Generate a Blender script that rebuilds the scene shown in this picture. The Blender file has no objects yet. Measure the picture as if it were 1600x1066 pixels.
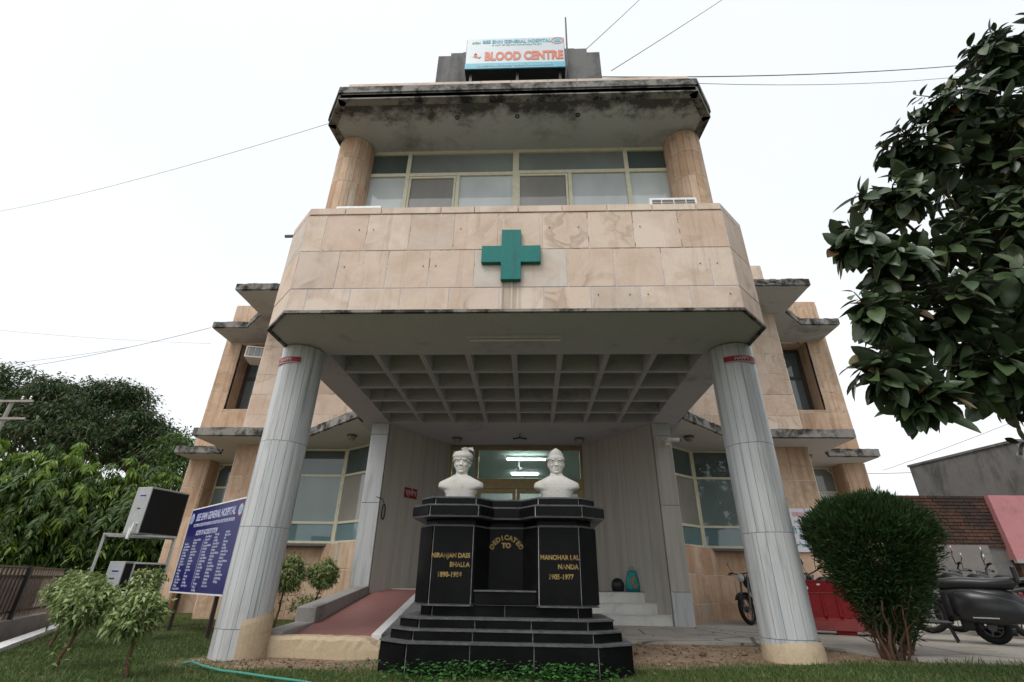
import bpy, bmesh, math, random
import numpy as np
from mathutils import Vector, Matrix
random.seed(7); rng = np.random.default_rng(7)
R = math.radians
scene = bpy.context.scene
COL = scene.collection

# ------------------------------------------------------------------ camera
CAMP = Vector((0.292, 0.0, 0.735))
def cam_axes(p=.4631, y=-.0432, r=-.0154):
    fwd = Vector((math.sin(y)*math.cos(p), math.cos(y)*math.cos(p), math.sin(p)))
    right = Vector((math.cos(y), -math.sin(y), 0)); up = right.cross(fwd)
    return math.cos(r)*right - math.sin(r)*up, math.sin(r)*right + math.cos(r)*up, fwd
CR, CU, CF = cam_axes()
cd = bpy.data.cameras.new('camera'); cam = bpy.data.objects.new('camera', cd); COL.objects.link(cam)
m = Matrix.Identity(4)
for i in range(3):
    m[i][0], m[i][1], m[i][2], m[i][3] = CR[i], CU[i], -CF[i], CAMP[i]
cam.matrix_world = m
cd.sensor_width = 36; cd.lens = 758.83/1600*36; cd.clip_start = .05; cd.clip_end = 2000
scene.camera = cam
FPX = 758.83
def ray(u, v): return (CF*FPX + (u-800)*CR + (533-v)*CU)
def onY(u, v, y): d = ray(u, v); return CAMP + d*(y/d.y)
def onZ(u, v, z): d = ray(u, v); return CAMP + d*((z-CAMP.z)/d.z)

# ------------------------------------------------------------------ sky, sun, exposure
SUN_EL, SUN_AZ = R(58), R(215)          # soft overcast light from above and a little in front
w = bpy.data.worlds.new('World'); scene.world = w; w.use_nodes = True
nt = w.node_tree; nt.nodes.clear()
sky = nt.nodes.new('ShaderNodeTexSky'); sky.sky_type = 'NISHITA'; sky.sun_disc = False
sky.sun_elevation = SUN_EL; sky.sun_rotation = SUN_AZ; sky.dust_density = 4; sky.air_density = 1.2
hs = nt.nodes.new('ShaderNodeHueSaturation'); hs.inputs['Saturation'].default_value = .18
bg = nt.nodes.new('ShaderNodeBackground'); bg.inputs['Strength'].default_value = .05
bg2 = nt.nodes.new('ShaderNodeBackground'); bg2.inputs['Color'].default_value = (.95, .975, 1, 1); bg2.inputs['Strength'].default_value = .70
add = nt.nodes.new('ShaderNodeAddShader'); wo = nt.nodes.new('ShaderNodeOutputWorld')
tcw = nt.nodes.new('ShaderNodeTexCoord'); nzw = nt.nodes.new('ShaderNodeTexNoise'); nzw.inputs['Scale'].default_value = 1.3; nzw.inputs['Detail'].default_value = 4; rpw = nt.nodes.new('ShaderNodeValToRGB')
rpw.color_ramp.elements[0].position = .3; rpw.color_ramp.elements[0].color = (.88, .93, .97, 1); rpw.color_ramp.elements[1].position = .7; rpw.color_ramp.elements[1].color = (.97, .985, 1, 1)
nt.links.new(tcw.outputs['Generated'], nzw.inputs['Vector']); nt.links.new(nzw.outputs['Fac'], rpw.inputs[0]); nt.links.new(rpw.outputs[0], bg2.inputs['Color'])
nt.links.new(sky.outputs[0], hs.inputs['Color']); nt.links.new(hs.outputs[0], bg.inputs['Color'])
nt.links.new(bg.outputs[0], add.inputs[0]); nt.links.new(bg2.outputs[0], add.inputs[1]); nt.links.new(add.outputs[0], wo.inputs['Surface'])
sl = bpy.data.lights.new('sun', 'SUN'); sl.energy = 1.2; sl.angle = R(25); sl.color = (1, .96, .9)
so = bpy.data.objects.new('sun', sl); COL.objects.link(so)
sd = Vector((math.sin(SUN_AZ)*math.cos(SUN_EL), math.cos(SUN_AZ)*math.cos(SUN_EL), math.sin(SUN_EL)))
so.rotation_euler = sd.to_track_quat('Z', 'Y').to_euler(); so.location = (0, -5, 25)
vs = scene.view_settings; vs.view_transform = 'Standard'; vs.look = 'None'; vs.gamma = 1; vs.exposure = .32; vs.use_curve_mapping = False

# ------------------------------------------------------------------ node materials
class NT:
    def __init__(s, name):
        s.m = bpy.data.materials.new(name); s.m.use_nodes = True; s.t = s.m.node_tree
        s.b = s.t.nodes['Principled BSDF']; s.g = None
    def n(s, k): return s.t.nodes.new(k)
    def l(s, a, b): s.t.links.new(a, b)
    def geo(s):
        if not s.g: s.g = s.n('ShaderNodeNewGeometry')
        return s.g
    def coord(s, kind='world', scale=(1, 1, 1), off=None):
        mp = s.n('ShaderNodeMapping'); mp.inputs['Scale'].default_value = scale
        if kind == 'world': s.l(s.geo().outputs['Position'], mp.inputs['Vector'])
        else:
            tc = s.n('ShaderNodeTexCoord'); s.l(tc.outputs['Object'], mp.inputs['Vector'])
        if off: mp.inputs['Location'].default_value = off
        return mp.outputs[0]
    def noise(s, vec, scale, detail=6, rough=.6, dist=0):
        n = s.n('ShaderNodeTexNoise'); n.inputs['Scale'].default_value = scale; n.inputs['Detail'].default_value = detail
        n.inputs['Roughness'].default_value = rough; n.inputs['Distortion'].default_value = dist; s.l(vec, n.inputs['Vector']); return n.outputs['Fac']
    def ramp(s, fac, stops):
        r = s.n('ShaderNodeValToRGB'); e = r.color_ramp.elements
        while len(e) < len(stops): e.new(.5)
        for i, (p, c) in enumerate(stops):
            e[i].position = p; e[i].color = (c, c, c, 1) if isinstance(c, (int, float)) else (*c, 1)
        s.l(fac, r.inputs[0]); return r.outputs[0]
    def mix(s, fac, a, b, mode='MIX'):
        n = s.n('ShaderNodeMix'); n.data_type = 'RGBA'; n.blend_type = mode
        if isinstance(fac, (int, float)): n.inputs[0].default_value = fac
        else: s.l(fac, n.inputs[0])
        for v, i in ((a, 6), (b, 7)):
            if isinstance(v, tuple): n.inputs[i].default_value = (*v, 1)
            else: s.l(v, n.inputs[i])
        return n.outputs[2]
    def math(s, op, a, b=0, clamp=False):
        n = s.n('ShaderNodeMath'); n.operation = op; n.use_clamp = clamp
        for v, i in ((a, 0), (b, 1)):
            if isinstance(v, (int, float)): n.inputs[i].default_value = v
            else: s.l(v, n.inputs[i])
        return n.outputs[0]
    def rand(s):
        n = s.n('ShaderNodeObjectInfo'); return n.outputs['Random']
    def island(s): return s.geo().outputs['Random Per Island']
    def out(s, col, rough=.6, spec=.4, bump=None, bs=.3, bd=.01, metal=0):
        if isinstance(col, tuple): s.b.inputs['Base Color'].default_value = (*col, 1)
        else: s.l(col, s.b.inputs['Base Color'])
        if isinstance(rough, (int, float)): s.b.inputs['Roughness'].default_value = rough
        else: s.l(rough, s.b.inputs['Roughness'])
        s.b.inputs['Specular IOR Level'].default_value = spec; s.b.inputs['Metallic'].default_value = metal
        if bump is not None:
            bn = s.n('ShaderNodeBump'); bn.inputs['Strength'].default_value = bs; bn.inputs['Distance'].default_value = bd
            s.l(bump, bn.inputs['Height']); s.l(bn.outputs[0], s.b.inputs['Normal'])
        return s.m

def sandstone(name, c1, c2, c3, drip=False, grime=.55):
    t = NT(name); r = t.rand()
    mp = t.n('ShaderNodeMapping'); t.l(t.geo().outputs['Position'], mp.inputs['Vector']); cb = t.n('ShaderNodeCombineXYZ'); t.l(t.math('MULTIPLY', r, 61), cb.inputs[0]); t.l(t.math('MULTIPLY', r, 23), cb.inputs[1]); t.l(t.math('MULTIPLY', r, 47), cb.inputs[2]); t.l(cb.outputs[0], mp.inputs['Location']); P = mp.outputs[0]
    base = t.ramp(r, [(0, c1), (.3, c2), (.55, c1), (.75, c3), (.9, (c1[0]*.86, c1[1]*.97, c1[2]*1.06)), (1, c2)])
    n1 = t.noise(P, 1.5, 7, .65, .6)
    col = t.mix(t.ramp(n1, [(.42, 0), (.70, .7)]), base, (c2[0]*.74, c2[1]*.66, c2[2]*.58))
    n5 = t.noise(P, 1.5, 3, .5, .7)          # tide marks left by water
    tm = t.math('MULTIPLY', t.ramp(n5, [(.45, 0), (.515, .42), (.53, .42), (.545, 0)]), t.ramp(t.noise(P, .9, 3, .5), [(.50, 0), (.64, 1)]))
    col = t.mix(tm, col, (.24, .17, .115))
    n2 = t.noise(t.coord(scale=(6, 6, .45)), 1.1, 8, .7, .3)
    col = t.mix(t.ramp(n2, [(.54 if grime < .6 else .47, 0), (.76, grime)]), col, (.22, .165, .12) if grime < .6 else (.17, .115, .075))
    n4 = t.noise(P, 3.3, 9, .75, 1.5)
    col = t.mix(t.ramp(n4, [(.58, 0), (.74, .3)]), col, (.72, .62, .50))
    if drip:                                   # rust streaks under the cross
        sp = t.n('ShaderNodeSeparateXYZ'); t.l(t.geo().outputs['Position'], sp.inputs[0])
        mx_ = t.ramp(t.math('ABSOLUTE', t.math('SUBTRACT', sp.outputs[0], -.01)), [(.10, 1), (.17, 0)])
        mz_ = t.ramp(t.math('SUBTRACT', 4.75, sp.outputs[2]), [(0, 0), (.03, 1), (.6, .7)])
        st_ = t.ramp(t.noise(t.coord(scale=(16, 1, .3)), 1.0, 4, .6), [(.38, 0), (.6, 1)])
        col = t.mix(t.math('MULTIPLY', t.math('MULTIPLY', mx_, mz_), t.math('MULTIPLY', st_, .75)), col, (.16, .11, .06))
    n3 = t.noise(P, 55, 4, .7)
    col = t.mix(.3, col, t.ramp(n3, [(.3, .35), (.7, .75)]), 'SOFT_LIGHT')
    return t.out(col, .78, .25, n3, .25, .006)
M = {}
M['stone'] = sandstone('pink sandstone', (.65, .54, .455), (.62, .495, .405), (.58, .435, .345), True)
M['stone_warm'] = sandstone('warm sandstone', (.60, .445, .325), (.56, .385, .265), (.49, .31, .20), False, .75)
def marble(name, a, b, c, stretch=(14, 14, .35), dirt=.5, rough=.35):
    t = NT(name); r = t.rand()
    mp = t.n('ShaderNodeMapping'); t.l(t.geo().outputs['Position'], mp.inputs['Vector']); mp.inputs['Scale'].default_value = stretch
    cb = t.n('ShaderNodeCombineXYZ'); t.l(t.math('MULTIPLY', r, 37), cb.inputs[0]); t.l(t.math('MULTIPLY', r, 91), cb.inputs[1]); t.l(cb.outputs[0], mp.inputs['Location'])
    n = t.noise(mp.outputs[0], 1.0, 6, .6, .8)
    col = t.ramp(n, [(.28, c), (.44, a), (.58, b), (.74, a)])
    col = t.mix(t.math('MULTIPLY', r, .5), col, b)
    n2 = t.noise(t.coord(scale=(5, 5, .5)), 1.3, 6, .65, .5)
    col = t.mix(t.ramp(n2, [(.5, 0), (.75, dirt)]), col, (.17, .155, .135))
    return t.out(col, rough, .4, n, .06, .004)
M['col_marble'] = marble('white grey column marble', (.41, .435, .455), (.52, .525, .525), (.22, .23, .24), dirt=.62)
M['wall_marble'] = marble('beige striped marble', (.40, .37, .33), (.47, .44, .39), (.29, .265, .235), (9, 9, .2), .25, .28)
M['step_marble'] = marble('white step marble', (.62, .61, .58), (.70, .69, .66), (.40, .39, .37), (2, 2, 3), .2, .3)
def concrete(name, a, b, dark, amt, scale=1.2, lo=.48, hi=.62, stretch=(1, 1, 1), rough=.85):
    t = NT(name); P = t.coord()
    n1 = t.noise(P, 2.2, 8, .65); col = t.mix(n1, a, b)
    n2 = t.noise(t.coord(scale=stretch), scale, 10, .72, .3)
    col = t.mix(t.ramp(n2, [(lo, 0), (hi, amt)]), col, dark)
    n3 = t.noise(P, 28, 6, .7)
    col = t.mix(.35, col, t.ramp(n3, [(.3, .3), (.7, .75)]), 'SOFT_LIGHT')
    return t.out(col, rough, .2, t.math('ADD', n2, t.math('MULTIPLY', n3, .4)), .45, .015)
M['soffit'] = concrete('grey painted soffit', (.47, .46, .505), (.53, .52, .565), (.12, .115, .125), .7, .9, .56, .74)
M['soffit_white'] = concrete('pale painted soffit', (.56, .55, .53), (.62, .61, .59), (.24, .22, .2), .5, 1.3, .6, .8)
M['soffit_old'] = concrete('stained soffit', (.42, .435, .44), (.52, .525, .52), (.10, .095, .085), .7, .7, .52, .72)
t = NT('tmp'); t.m = M['soffit_old']; t.t = t.m.node_tree; t.b = t.t.nodes['Principled BSDF']; old = t.b.inputs['Base Color'].links[0].from_socket
sp = t.n('ShaderNodeSeparateXYZ'); t.l(t.geo().outputs['Position'], sp.inputs[0]); edge = t.ramp(t.math('SUBTRACT', sp.outputs[1], 6.6), [(.0, .55), (.5, .28), (.95, 0)])
nn = t.noise(t.coord(), 2.6, 9, .75); t.l(t.mix(t.ramp(t.math('ADD', nn, edge), [(.66, 0), (.86, .9)]), old, (.05, .046, .042)), t.b.inputs['Base Color'])
M['mould'] = concrete('black mould concrete', (.17, .165, .155), (.31, .295, .275), (.02, .019, .018), .95, 2.4, .44, .58)
M['conc_dark'] = concrete('weathered grey concrete', (.14, .138, .135), (.20, .198, .195), (.04, .039, .037), .8, 1.1, .48, .66, (1, 1, .4))
M['conc_mid'] = concrete('dirty cement render', (.15, .14, .13), (.21, .195, .18), (.06, .055, .05), .7, 1.4, .5, .68)
M['plaster_tan'] = concrete('tan cement plaster', (.44, .34, .22), (.50, .41, .29), (.19, .13, .08), .6, 2.2, .52, .7)
M['plaster_grey'] = concrete('grey cement plaster', (.25, .235, .22), (.32, .30, .285), (.09, .08, .075), .7, 1.4, .52, .7)
M['kerb_white'] = concrete('whitewashed kerb', (.58, .57, .56), (.66, .65, .64), (.2, .19, .18), .6, 3, .55, .7)
M['pave'] = concrete('dusty concrete paving', (.34, .315, .28), (.42, .385, .34), (.20, .175, .145), .75, 1.5, .48, .68)
t = NT('tmp'); t.m = M['pave']; t.t = t.m.node_tree; t.b = t.t.nodes['Principled BSDF']; old = t.b.inputs['Base Color'].links[0].from_socket
vo = t.n('ShaderNodeTexVoronoi'); vo.feature = 'DISTANCE_TO_EDGE'; vo.inputs['Scale'].default_value = .55; t.l(t.coord(), vo.inputs['Vector'])
t.l(t.mix(t.ramp(vo.outputs['Distance'], [(.004, .8), (.012, 0)]), old, (.06, .052, .045)), t.b.inputs['Base Color'])
M['mortar'] = concrete('pale mortar', (.66, .60, .53), (.74, .69, .62), (.12, .10, .08), .85, 2.2, .52, .58)
M['grout'] = concrete('white grout', (.42, .42, .42), (.5, .5, .5), (.15, .15, .15), .6, 6)
M['core'] = concrete('dark core', (.12, .115, .11), (.15, .145, .14), (.08, .08, .08), .3)
t = NT('black granite'); n = t.noise(t.coord(), 260, 3, .7)
c = t.ramp(n, [(.35, (.004, .004, .0045)), (.72, (.010, .010, .011))]); d = t.noise(t.coord(), 2.3, 7, .7)
M['granite'] = t.out(t.mix(t.ramp(d, [(.45, 0), (.8, .18)]), c, (.03, .03, .032)), t.ramp(d, [(.3, .10), (.7, .3)]), .07)
t = NT('dusty granite'); n = t.noise(t.coord(), 9, 7, .7)
M['granite_top'] = t.out(t.ramp(n, [(.3, (.045, .046, .05)), (.7, (.13, .132, .14))]), .4, .3, n, .1)
def plain(name, c, rough=.5, spec=.4, metal=0, var=.12, scale=8):
    t = NT(name); n = t.noise(t.coord('object'), scale, 5, .65)
    col = t.ramp(n, [(.3, tuple(x*(1-var) for x in c)), (.7, tuple(min(1, x*(1+var)) for x in c))])
    return t.out(col, rough, spec, n, .05, .003, metal)
M['frame'] = plain('cream window frame', (.60, .57, .43), .4, .4, 0, .1)
M['frame_brown'] = plain('dark brown timber', (.045, .03, .025), .5)
M['bronze'] = plain('bronze door frame', (.27, .20, .09), .38, .4, .3)
M['iron_white'] = plain('white enamel', (.72, .72, .70), .4)
M['iron_grey'] = plain('grey galvanised steel', (.42, .42, .41), .4, .5, .6)
M['unit_grey'] = plain('grey unit casing', (.33, .345, .34), .5)
M['black'] = plain('black plastic', (.012, .012, .013), .42)
M['rubber'] = plain('tyre rubber', (.014, .014, .014), .8, .2)
M['chrome'] = plain('chrome', (.62, .62, .63), .18, .5, 1, .05)
M['dark_metal'] = plain('dull dark metal', (.10, .10, .10), .45, .4, .7)
M['scooter'] = plain('charcoal scooter paint', (.028, .029, .031), .32, .5, .2, .15)
M['leather'] = plain('black seat vinyl', (.018, .018, .018), .38, .5)
M['red_glass'] = plain('red tail lens', (.28, .012, .008), .2, .5)
M['amber'] = plain('orange indicator lens', (.45, .09, .02), .25, .5)
M['red_plastic'] = concrete('red barrier plastic', (.22, .012, .015), (.26, .018, .02), (.15, .018, .02), .6, 2, .5, .7, rough=.5)
M['pale_red'] = concrete('scuffed pale red plastic', (.30, .06, .06), (.34, .10, .10), (.2, .04, .04), .5, 4, rough=.6)
M['white_paint'] = plain('white paint', (.70, .69, .67), .6)
M['cross'] = concrete('weathered green paint', (.012, .15, .14), (.018, .185, .17), (.03, .10, .10), .6, 3.5, .5, .7, (3, 3, .6), .55)
M['bust'] = concrete('white marble statue', (.55, .53, .49), (.63, .61, .57), (.30, .27, .23), .5, 4, .55, .75, rough=.55)
M['gold'] = concrete('worn gold paint', (.26, .17, .06), (.34, .23, .09), (.015, .013, .01), .9, 7, .48, .6, rough=.5)
M['sign_white'] = plain('pale sign sheet', (.56, .62, .66), .35, .4, 0, .04, 2)
M['sign_red'] = plain('red vinyl letter', (.60, .17, .10), .45)
M['sign_cyan'] = plain('cyan vinyl', (.12, .42, .55), .45)
M['sign_green'] = plain('green vinyl', (.25, .5, .40), .5)
M['board_blue'] = plain('navy board', (.013, .014, .115), .35, .4, 0, .1, 2)
M['board_text'] = plain('pale board lettering', (.42, .44, .60), .5)
M['tag_red'] = plain('dark red plate', (.22, .012, .016), .45)
M['tag_text'] = plain('pinkish lettering', (.55, .36, .36), .5)
M['banner'] = plain('white flex banner', (.64, .64, .70), .45, .3, 0, .05, 1.5)
M['teal_text'] = plain('teal lettering', (.06, .28, .28), .5)
M['pink_text'] = plain('faded pink lettering', (.62, .30, .28), .5)
M['bag'] = plain('teal bag fabric', (.03, .26, .27), .6, .3, 0, .3, 14)
M['bag_print'] = plain('yellow brown print', (.32, .19, .06), .6, .3, 0, .4, 25)
M['hose'] = plain('green hose', (.04, .21, .15), .5)
M['wire'] = plain('wire', (.06, .06, .065), .6)
M['bark'] = concrete('bark', (.085, .062, .045), (.13, .10, .075), (.03, .022, .016), .7, 6, .45, .6, (4, 4, .7))
M['twig'] = concrete('dark green brown twig', (.05, .042, .028), (.075, .06, .04), (.02, .016, .012), .6, 9)
M['paint_brown'] = plain('faded brown railing paint', (.23, .175, .145), .6)
M['stem'] = concrete('brown stem', (.10, .055, .035), (.14, .085, .055), (.04, .025, .018), .6, 9)
M['pink_wall'] = concrete('faded pink limewash', (.40, .165, .175), (.47, .22, .23), (.20, .12, .115), .65, 1.9, .5, .7)
M['brick'] = (lambda t: t.out(t.mix(t.ramp(t.noise(t.coord(), 1.3, 8, .7, .6), [(.42, 0), (.62, .85)]), t.ramp(t.rand(), [(0, (.09, .047, .034)), (.5, (.115, .06, .042)), (1, (.06, .037, .03))]), (.035, .03, .027)), .9, .15, t.noise(t.coord(), 40, 5), .5, .01))(NT('old red brick'))
t = NT('red tile'); n = t.noise(t.coord(), 3, 7, .65)
M['ramp_red'] = t.out(t.mix(n, (.21, .085, .078), (.31, .155, .14)), .55, .35, t.noise(t.coord(), 30), .15)
def glass(name, c, rough=.06, var=.25):
    t = NT(name); n = t.noise(t.coord(scale=(.6, .6, .35)), 1.2, 3, .5, .4)
    col = t.ramp(n, [(.3, tuple(x*(1-var) for x in c)), (.7, tuple(x*(1+var) for x in c))])
    return t.out(col, rough*.5, .75)
M['glass'] = glass('frosted green glass', (.155, .205, .195))
M['glass_blue'] = glass('blue green film glass', (.125, .20, .21))
M['glass_tan'] = glass('grey brown blind behind glass', (.26, .245, .215))
M['glass_dark'] = glass('dark transom glass', (.075, .10, .095))
M['glass_mid'] = glass('grey blind glass', (.21, .235, .225))
M['glass_pale'] = glass('pale blind glass', (.52, .56, .56))
M['glass_upper_tan'] = glass('mesh leaf glass', (.27, .265, .25))
M['glass_old'] = glass('old window glass', (.10, .115, .12), .12)
t = NT('clear glass'); t.b.inputs['Base Color'].default_value = (.55, .66, .63, 1); t.b.inputs['Roughness'].default_value = .03
tr = t.n('ShaderNodeBsdfTransparent'); tr.inputs[0].default_value = (.78, .86, .83, 1); mx = t.n('ShaderNodeMixShader'); fr = t.n('ShaderNodeFresnel'); fr.inputs[0].default_value = 1.5
gl = t.n('ShaderNodeBsdfGlossy'); gl.inputs['Roughness'].default_value = .03
t.l(fr.outputs[0], mx.inputs[0]); t.l(tr.outputs[0], mx.inputs[1]); t.l(gl.outputs[0], mx.inputs[2]); t.l(mx.outputs[0], t.t.nodes['Material Output'].inputs['Surface'])
M['clear'] = t.m
t = NT('tube lamp'); t.b.inputs['Emission Color'].default_value = (.93, 1, .98, 1); t.b.inputs['Emission Strength'].default_value = 30; M['tube'] = t.out((.9, .9, .9), .4)
M['lobby'] = plain('pale lobby paint', (.62, .65, .62), .7)
def leafmat(name, stops, rough=.5, spec=.3, trans=.25, big=0):
    t = NT(name); col = t.ramp(t.island(), stops)
    if big:
        n = t.noise(t.coord(), big, 3, .5); col = t.mix(t.ramp(n, [(.35, 0), (.65, .6)]), col, tuple(x*.55 for x in stops[0][1]))
    t.out(col, rough, spec)
    if trans:
        tl = t.n('ShaderNodeBsdfTranslucent'); t.l(col, tl.inputs[0]); mx = t.n('ShaderNodeMixShader'); mx.inputs[0].default_value = trans
        t.l(t.b.outputs[0], mx.inputs[1]); t.l(tl.outputs[0], mx.inputs[2]); t.l(mx.outputs[0], t.t.nodes['Material Output'].inputs['Surface'])
    return t.m
M['grass'] = leafmat('lawn grass', [(0, (.045, .088, .022)), (.6, (.078, .135, .034)), (.85, (.12, .155, .05)), (1, (.22, .19, .09))])
M['weed'] = leafmat('clover leaf', [(0, (.035, .11, .025)), (1, (.07, .19, .045))], .5)
M['leaf_mango'] = leafmat('mango leaf', [(0, (.022, .042, .016)), (.7, (.042, .072, .026)), (.93, (.06, .09, .03)), (1, (.13, .06, .035))], .55)
M['leaf_ashoka'] = leafmat('bright drooping leaf', [(0, (.024, .056, .011)), (.6, (.055, .112, .018)), (1, (.105, .18, .03))], .45, .35, .3)
M['leaf_young_sunlit'] = leafmat('sunlit yellow green young leaf', [(0, (.10, .185, .02)), (.6, (.155, .255, .035)), (1, (.23, .33, .06))], .45, .35, .3)  # young growth, with the sunlit brightness of upper shoots put into its colour
M['leaf_thuja'] = leafmat('thuja spray', [(0, (.018, .044, .014)), (.6, (.036, .080, .022)), (.92, (.062, .12, .032)), (1, (.10, .085, .04))], .6)
M['leaf_ficus'] = leafmat('variegated leaf', [(0, (.09, .15, .035)), (.5, (.18, .25, .075)), (.8, (.32, .38, .16)), (1, (.48, .51, .30))], .45)
def rubber_leaf():
    t = NT('rubber plant leaf'); col = t.ramp(t.rand(), [(0, (.028, .052, .020)), (.5, (.046, .078, .028)), (.9, (.075, .11, .042)), (.97, (.10, .13, .05)), (1, (.14, .06, .03))])
    n = t.noise(t.coord('object'), 9, 4, .6); col = t.mix(t.math('MULTIPLY', n, .45), col, (.05, .075, .045))
    col = t.mix(t.math('MULTIPLY', t.geo().outputs['Backfacing'], .55), col, (.085, .115, .075))
    return t.out(col, .30, .45, n, .1)
M['leaf_rubber'] = rubber_leaf()
t = rubber_leaf  # joined leaves vary by island
def rubber_leaf2():
    t = NT('rubber plant leaf mass'); col = t.ramp(t.island(), [(0, (.026, .048, .019)), (.6, (.043, .072, .027)), (.95, (.07, .10, .04)), (1, (.13, .06, .03))])
    col = t.mix(t.math('MULTIPLY', t.geo().outputs['Backfacing'], .5), col, (.08, .11, .07))
    return t.out(col, .38, .4)
M['leaf_rubber2'] = rubber_leaf2()
def ground_mat():
    t = NT('lawn and bare soil'); at = t.n('ShaderNodeAttribute'); at.attribute_name = 'soil'
    n = t.noise(t.coord(), 2.6, 8, .7); n2 = t.noise(t.coord(), 35, 6, .7)
    g = t.mix(n, (.045, .065, .02), (.085, .09, .035)); s = t.mix(n2, (.10, .068, .045), (.27, .185, .125)); s = t.mix(t.ramp(t.noise(t.coord(), 4.5, 8, .75), [(.42, 0), (.66, .7)]), s, (.34, .265, .195))
    f = t.math('ADD', at.outputs['Fac'], t.math('MULTIPLY', t.math('SUBTRACT', n, .5), 1.2), True)
    return t.out(t.mix(t.ramp(f, [(.3, 0), (.6, 1)]), g, s), .95, .1, n2, .6, .02)
M['ground'] = ground_mat()

# ------------------------------------------------------------------ mesh helpers
def setp(o, label=None, cat=None, group=None, kind=None):
    if label: o['label'] = label
    if cat: o['category'] = cat
    if group: o['group'] = group
    if kind: o['kind'] = kind
    return o
def link(name, me, mat, parent=None):
    o = bpy.data.objects.new(name, me); COL.objects.link(o)
    if mat is not None and not me.materials:
        for x in (mat if isinstance(mat, (list, tuple)) else [mat]): me.materials.append(M[x] if isinstance(x, str) else x)
    if parent: o.parent = parent
    return o
def empty(name, loc=(0, 0, 0), rz=0, parent=None):
    o = bpy.data.objects.new(name, None); COL.objects.link(o); o.location = loc; o.rotation_euler = (0, 0, rz); o.empty_display_size = .2
    if parent: o.parent = parent
    return o
class MB:
    def __init__(s): s.v = []; s.f = []; s.mi = []
    def add(s, vs, fs, mi=0):
        k = len(s.v); s.v += [tuple(v) for v in vs]; s.f += [tuple(i+k for i in f) for f in fs]; s.mi += [mi]*len(fs); return s
    def box(s, x0, x1, y0, y1, z0, z1, fr=None, mi=0):
        vs = [(x, y, z) for z in (z0, z1) for x, y in ((x0, y0), (x1, y0), (x1, y1), (x0, y1))]
        if fr: vs = [fr(*v) for v in vs]
        return s.add(vs, [(3, 2, 1, 0), (4, 5, 6, 7), (0, 1, 5, 4), (1, 2, 6, 5), (2, 3, 7, 6), (3, 0, 4, 7)], mi)
    def prism(s, poly, z0, z1, mi=0, mi_bot=None, mi_top=None):
        n = len(poly); k = len(s.v)
        a = sum(poly[i][0]*poly[(i+1) % n][1]-poly[(i+1) % n][0]*poly[i][1] for i in range(n))
        if a < 0: poly = poly[::-1]
        s.v += [(x, y, z0) for x, y in poly]+[(x, y, z1) for x, y in poly]
        s.f.append(tuple(k+i for i in range(n-1, -1, -1))); s.mi.append(mi if mi_bot is None else mi_bot)
        s.f.append(tuple(k+n+i for i in range(n))); s.mi.append(mi if mi_top is None else mi_top)
        for i in range(n): s.f.append((k+i, k+(i+1) % n, k+n+(i+1) % n, k+n+i)); s.mi.append(mi)
        return s
    def tube(s, pts, r, seg=8, cap=True, mi=0):
        pts = [Vector(p) for p in pts]; rs = r if isinstance(r, (list, tuple)) else [r]*len(pts)
        k = len(s.v); n = len(pts); prev = None
        for i, p in enumerate(pts):
            d = (pts[min(i+1, n-1)]-pts[max(i-1, 0)]).normalized()
            if prev is None: a = d.orthogonal().normalized()
            else:
                a = prev-d*prev.dot(d); a = a.normalized() if a.length > 1e-6 else d.orthogonal().normalized()
            prev = a; b = d.cross(a)
            for j in range(seg):
                t = 2*math.pi*j/seg; s.v.append(tuple(p+(a*math.cos(t)+b*math.sin(t))*rs[i]))
        for i in range(n-1):
            for j in range(seg): s.f.append((k+i*seg+j, k+i*seg+(j+1) % seg, k+(i+1)*seg+(j+1) % seg, k+(i+1)*seg+j)); s.mi.append(mi)
        if cap:
            s.f.append(tuple(k+j for j in range(seg-1, -1, -1))); s.f.append(tuple(k+(n-1)*seg+j for j in range(seg))); s.mi += [mi, mi]
        return s
    def lathe(s, prof, c=(0, 0, 0), axis='Z', seg=20, mi=0):
        k = len(s.v); n = len(prof)
        for r, h in prof:
            for j in range(seg):
                t = 2*math.pi*j/seg; x, y = r*math.cos(t), r*math.sin(t)
                p = (x, y, h) if axis == 'Z' else ((h, x, y) if axis == 'X' else (x, h, y))
                s.v.append((c[0]+p[0], c[1]+p[1], c[2]+p[2]))
        for i in range(n-1):
            for j in range(seg):
                q = (k+i*seg+j, k+i*seg+(j+1) % seg, k+(i+1)*seg+(j+1) % seg, k+(i+1)*seg+j); s.f.append(q if axis != 'Y' else q[::-1]); s.mi.append(mi)
        return s
    def loft(s, rings, close=True, mi=0):
        k = len(s.v); m = len(rings[0])
        for r in rings: s.v += [tuple(p) for p in r]
        for i in range(len(rings)-1):
            for j in range(m): s.f.append((k+i*m+j, k+i*m+(j+1) % m, k+(i+1)*m+(j+1) % m, k+(i+1)*m+j)); s.mi.append(mi)
        if close:
            s.f.append(tuple(k+j for j in range(m-1, -1, -1))); s.f.append(tuple(k+(len(rings)-1)*m+j for j in range(m))); s.mi += [mi, mi]
        return s
    def build(s, name, mat, parent=None, smooth=False, bevel=0):
        me = bpy.data.meshes.new(name); me.from_pydata(s.v, [], s.f)
        if isinstance(mat, (list, tuple)):
            for x in mat: me.materials.append(M[x])
            me.polygons.foreach_set('material_index', s.mi)
        if smooth: me.polygons.foreach_set('use_smooth', [True]*len(me.polygons))
        o = link(name, me, mat, parent)
        if bevel:
            b = o.modifiers.new('bevel', 'BEVEL'); b.width = bevel; b.segments = 2; b.limit_method = 'ANGLE'
        return o
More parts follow.
